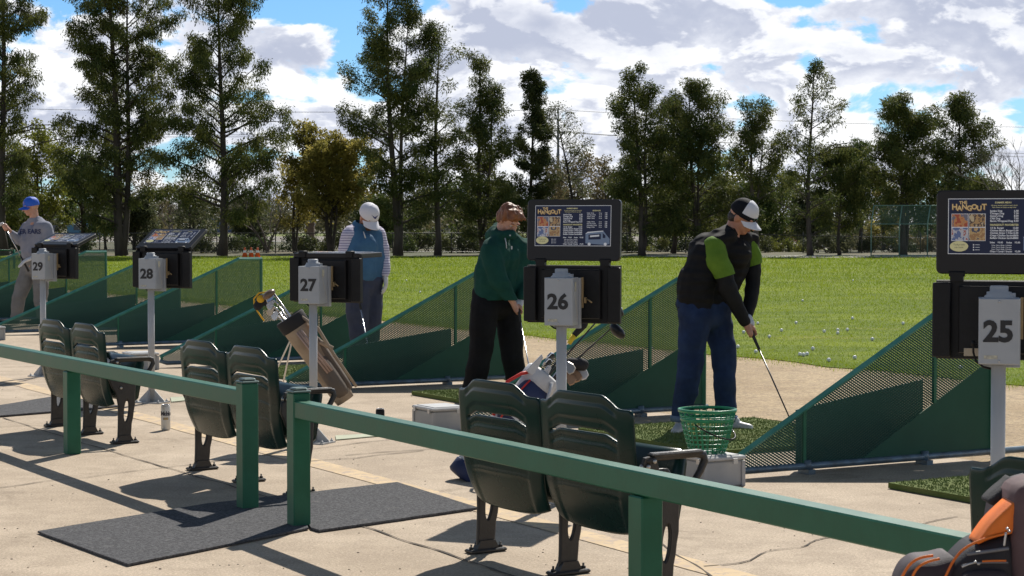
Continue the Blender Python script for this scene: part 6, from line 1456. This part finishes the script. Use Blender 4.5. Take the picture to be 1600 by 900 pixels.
# ---- man in the blue vest and white cap
b, J = person(568, 588, '', m_skin2); f = Vector((.50, -.62, -.60)); R = face_frame(f, .05); hc = J(576, 339, -.05); nk = J(568, 362, .0)
sR, eR, wR = J(546, 368, -.10), J(537, 412, -.12), J(548, 442, -.28); sL, eL, wL = J(590, 366, .06), J(600, 402, .06), J(602.5, 427, .0)
hipR, knR, anR = J(560, 450, -.06), J(560, 518, -.08), J(562, 575, -.05); hipL, knL, anL = J(579, 450, .06), J(580, 518, .06), J(577, 575, .08)
mb = MB(); head_parts(mb, hc, R, 1.0, nk); mb.cap_(nk, J(567, 400), .07, .12); mb.cap_(J(567, 400), J(569, 445), .12, .12)
for a, e_, w_ in ((sR, eR, wR), (sL, eL, wL)): chain_caps(mb, [(nk, .05), (a, .05), (e_, .042), (w_, .030)])
for h, k_, a in ((hipR, knR, anR), (hipL, knL, anL)): chain_caps(mb, [(h, .08), (k_, .055), (a, .036)])
gp = J(560, 462, -.36); ch_ = G(585, 600)-b+Vector((0, 0, .03)); sdir = (ch_-gp).normalized(); grip_hand(mb, wR, gp, sdir, Vector((-.6, -.5, .4)), 1.0)
body = put('person', remesh(mb, .007, 2), m_skin2); body.location = b; r_ = finish(body, 'bearded man in a blue vest, striped long sleeves and a white cap looking down')
m_beard = mat('beard_ginger', (.20, .085, .035), .8, col2=(.13, .05, .02), scale=50, bump=.6, bscale=120); face_extra(r_, hc, R, 1.0, True, m_beard)
q = lambda x, y, z: hc+R @ Vector((x, y, z)); mb = MB(); mb.ell(q(0, .048, -.088), (.045, .044, .034), R); mb.ell(q(0, .02, -.075), (.064, .055, .036), R); put('beard', remesh(mb, .007, 1, (.006, 50, 50, 50)), m_beard, r_)
m_bv = cloth('blue_vest_knit', (.050, .125, .225), (.065, .155, .27), .75, 7, .3, 14)
mb = MB(); chain_caps(mb, [(J(556, 428, -.05), .142), (J(555, 400, -.07), .15), (J(554, 372, -.05), .125), (J(560, 356, -.02), .08)]); chain_caps(mb, [(J(578, 428, .05), .138), (J(579, 400, .03), .145), (J(580, 370, .04), .122), (J(576, 356, .02), .08)]); chain_caps(mb, [(J(566, 425, -.04), .15), (J(567, 385, -.05), .15)]); chain_caps(mb, [(J(562, 358, -.02), .075), (J(569, 350, -.02), .066)])
me = remesh(mb, .011, 3, (.016, 6, 6, 8)); cutm(me, J(568, 438, 0), (0, 0, -1)); cutm(me, J(570, 347, 0), Vector((.3, -.3, .9))); put('vest', me, m_bv, r_)
m_str, nt, N, Lk, bb = node_mat('striped_sleeve'); tcw = N('ShaderNodeTexCoord'); w = N('ShaderNodeTexWave'); w.bands_direction = 'Z'; w.inputs['Scale'].default_value = 13; w.inputs['Distortion'].default_value = .4; Lk(tcw.outputs['Object'], w.inputs[0])
Lk(mixc(N, Lk, mr(N, Lk, w.outputs['Fac'], .72, .85), (.62, .58, .68), (.20, .18, .32)), bb.inputs['Base Color']); bb.inputs['Roughness'].default_value = .8
mb = MB(); chain_caps(mb, [(J(550, 364, -.06), .085), (sR, .082), (J(540, 392, -.12), .076), (eR, .066), (J(545, 438, -.25), .05), (wR, .042)]); chain_caps(mb, [(J(586, 364, .05), .078), (sL, .076), (J(597, 385, .06), .066), (eL, .056), (J(602, 413, .03), .048), (wL, .045)])
me = remesh(mb, .010, 2, (.012, 8, 8, 8)); cutm(me, J(602, 418, 0), Vector((.05, 0, -1))) if False else None; put('sleeves', me, m_str, r_)
mb = MB(); mb.tube([q(-.055, .0, -.085), q(-.03, .045, -.125), q(0, .06, -.135)], .012, 8); mb.tube([J(568, 362, -.17), J(571, 372, -.20)], .006, 6); mb.build('collar', m_whitef, r_)
leg_set(r_, J, 'trousers', cloth('slate_trousers', (.045, .052, .085), (.060, .068, .105), .8, 6, .4, 16), [[(hipR, .125), (J(558, 485, -.08), .112), (knR, .092), (J(561, 550, -.06), .082), (anR, .078)], [(hipL, .122), (J(581, 485, .06), .108), (knL, .088), (J(578, 550, .06), .08), (anL, .075)], [(hipR, .12), (hipL, .12)], [(J(559, 438, -.04), .135), (J(579, 438, .04), .13)]])
mb = MB(); hand(mb, wL+Vector((0, 0, -.01)), Vector((.05, -.1, -1)), Vector((-1, .2, 0)), .30, 1.0, .003, .05, 1); mb.cap_(wL, wL+(eL-wL)*.06, .034, .034); put('glove', remesh(mb, .0065, 1), mat('white_glove', (.62, .62, .64)), r_)
mb = MB(); shoe(mb, Vector((anR.x, anR.y, .045)), Vector((anR.x+.06, anR.y-.2, .036)), .045); shoe(mb, Vector((anL.x, anL.y, .045)), Vector((anL.x+.1, anL.y-.17, .036)), .045); put_shoes(mb, m_whitef, r_)
m_cw2 = mat('cap_white_plain', (.66, .65, .70), .7, bump=.2, bscale=200); cap, q = cap_hat(r_, hc, R, 1.08, m_cw2, None, None, m_cw2, brim_len=.075, drop=.01)
mb = MB(); 
def onfront(u, v): return q(u, -.006+.1065*math.sqrt(max(0, 1-(u/.09)**2-((v-.026)/.108)**2)), v)
for poly in ([(-.040, .078), (-.010, .066), (.002, .050), (.012, .054), (.004, .070), (-.012, .074)], [(.002, .052), (.012, .054), (.042, .082), (.020, .072), (.006, .064)], [(-.012, .060), (.002, .050), (.006, .056), (-.004, .066)]): mb.add([onfront(u, v) for u, v in poly], [tuple(range(len(poly)))], 0)
mb.build('emblem', mat('emblem_navy', (.03, .04, .16), .5), cap)
golf_club('golf_club', b+gp-sdir*.1, b+ch_, (.6, .6, -.1), 'steel-shafted golf club held low by the man in the blue vest', 'iron', m_shaft, .25)

# ---- man in the blue cap and grey sweatshirt
b, J = person(45, 507.6, '', m_skin); f = Vector((-.86, -.48, -.16)); R = face_frame(f, .0); hc = J(48.5, 323, -.02); nk = J(54, 344, .02)
sL, eL, wL = J(72, 356, -.14), J(79, 388, -.18), J(58, 403, -.34); sR, eR, wR = J(42, 356, .14), J(31, 376, .06), J(16, 362, -.10)
hipR, knR, anR = J(46, 420, .08), J(29, 466, .02), J(26, 496, .06); hipL, knL, anL = J(62, 420, -.06), J(63, 468, -.06), J(68, 498, -.04)
gh = J(5, 349, -.18); gb = J(45, 424, -.30); sdir = (gb-gh).normalized(); gp = gh+sdir*.07
mb = MB(); head_parts(mb, hc, R, 1.08, nk); mb.cap_(nk, J(58, 380), .08, .13); mb.cap_(J(58, 380), J(56, 415), .13, .13)
for a, e_, w_ in ((sR, eR, wR), (sL, eL, wL)): chain_caps(mb, [(nk, .055), (a, .055), (e_, .045), (w_, .030)])
for h, k_, a in ((hipR, knR, anR), (hipL, knL, anL)): chain_caps(mb, [(h, .08), (k_, .055), (a, .036)])
grip_hand(mb, wR, gp, sdir, Vector((.5, -.6, .2)), 1.15)
body = put('person', remesh(mb, .008, 1), m_skin); body.location = b; r_ = finish(body, 'older man in a blue cap and grey sweatshirt holding a club head up')
face_extra(r_, hc, R, 1.08, True, mat('hair_grey', (.35, .33, .31), .8))
m_sw = cloth('grey_sweatshirt', (.215, .225, .275), (.26, .27, .32), .9, 6, .35, 12)
mb = MB(); chain_caps(mb, [(J(50, 398, .04), .150), (J(48, 375, .04), .155), (J(49, 357, .06), .125), (J(54, 346, .02), .095)]); chain_caps(mb, [(J(64, 398, -.06), .145), (J(66, 375, -.06), .150), (J(66, 358, -.08), .13), (J(60, 348, .0), .085)]); chain_caps(mb, [(J(57, 395, 0), .16), (J(57, 365, 0), .16)])
chain_caps(mb, [(sL, .095), (J(77, 372, -.17), .088), (eL, .080), (J(68, 398, -.28), .066), (wL, .05)]); chain_caps(mb, [(sR, .09), (eR, .075), (wR+(eR-wR)*.15, .052)])
me = remesh(mb, .012, 2, (.022, 5, 5, 8)); cutm(me, J(57, 409, 0), (0, 0, -1)); cutm(me, J(52, 339.5, 0), Vector((-.25, -.1, .97))); put('sweatshirt', me, m_sw, r_)
leg_set(r_, J, 'trousers', cloth('grey_trousers', (.17, .165, .16), (.21, .205, .20), .9, 6, .4, 14), [[(hipR, .13), (J(38, 442, .04), .118), (knR, .10), (J(27, 485, .04), .090), (anR, .088)], [(hipL, .13), (J(64, 442, -.06), .118), (knL, .102), (J(66, 485, -.05), .09), (anL, .088)], [(hipR, .13), (hipL, .13)], [(J(48, 408, .05), .14), (J(62, 408, -.05), .14)]], cuts=(((0, 0, .06), (0, 0, -1)),))
mb = MB(); hand(mb, J(55, 401, -.40), (J(40, 407, -.42)-J(55, 401, -.40)), Vector((-.2, .1, -1)), .22, 1.45, .006, .16, -1); put('glove', remesh(mb, .008, 1), mat('white_glove', (.62, .62, .64)), r_)
mb = MB(); shoe(mb, Vector((anR.x, anR.y, .05)), Vector((anR.x-.19, anR.y-.12, .04)), .05); shoe(mb, Vector((anL.x, anL.y, .05)), Vector((anL.x-.19, anL.y-.12, .04)), .05); put_shoes(mb, m_black, r_)
m_bc = mat('cap_blue', (.012, .10, .55), .6, bump=.2, bscale=200); cap, q = cap_hat(r_, hc, R, 1.14, m_bc, None, None, m_bc, brim_len=.07)
mb = MB(); mb.add([q(x, -.006+.1075*math.sqrt(max(0, 1-(x/.09)**2-((z-.026)/.108)**2)), z) for x, z in ((-.035, .055), (.035, .055), (.03, .070), (-.03, .070))], [(0, 1, 2, 3)]); mb.build('emblem', mat('emblem_orange', (.5, .18, .1), .6), cap)
# lettering on the chest, wrapped onto the cloth by casting rays at it
dg = bpy.context.evaluated_depsgraph_get(); sw = [c for c in r_.children if c.name.startswith('sweatshirt')][0]
mb = MB(); mb.text('ER EARS', .105, Matrix.Identity(4), 0, .004); pts = []
for v in mb.v:
    tgt = J(47+v[0]*88, 362-v[1]*96, 0); o_ = J(47+v[0]*88, 362-v[1]*96, -1.5); hit, loc, no, _ = sw.ray_cast(o_, (tgt-o_).normalized()); pts.append(tuple(loc-(tgt-o_).normalized()*.006) if hit else tuple(tgt-(tgt-o_).normalized()*.16))
mb.v = pts; mb.build('lettering', mat('navy_print', (.03, .04, .10), .8), r_)
root = thing('golf_club', 'golf club held upside down by the man in the blue cap', 'golf club', tuple(b+gh)); mb = MB(); ln = (gb-gh).length
mb.tube([(0, 0, 0), sdir*(ln-.26)], .0065, 8); mb.build('shaft', m_shaft, root); mb = MB(); mb.tube([sdir*(ln-.26), sdir*ln], [.011, .016], 10); mb.build('grip', m_grip, root); mb = MB(); wood_head(mb, (0, 0, 0), -sdir, (-.9, .2, -.3), .75); mb.build('club_head', m_whitef, root)
bpy.context.view_layer.update()
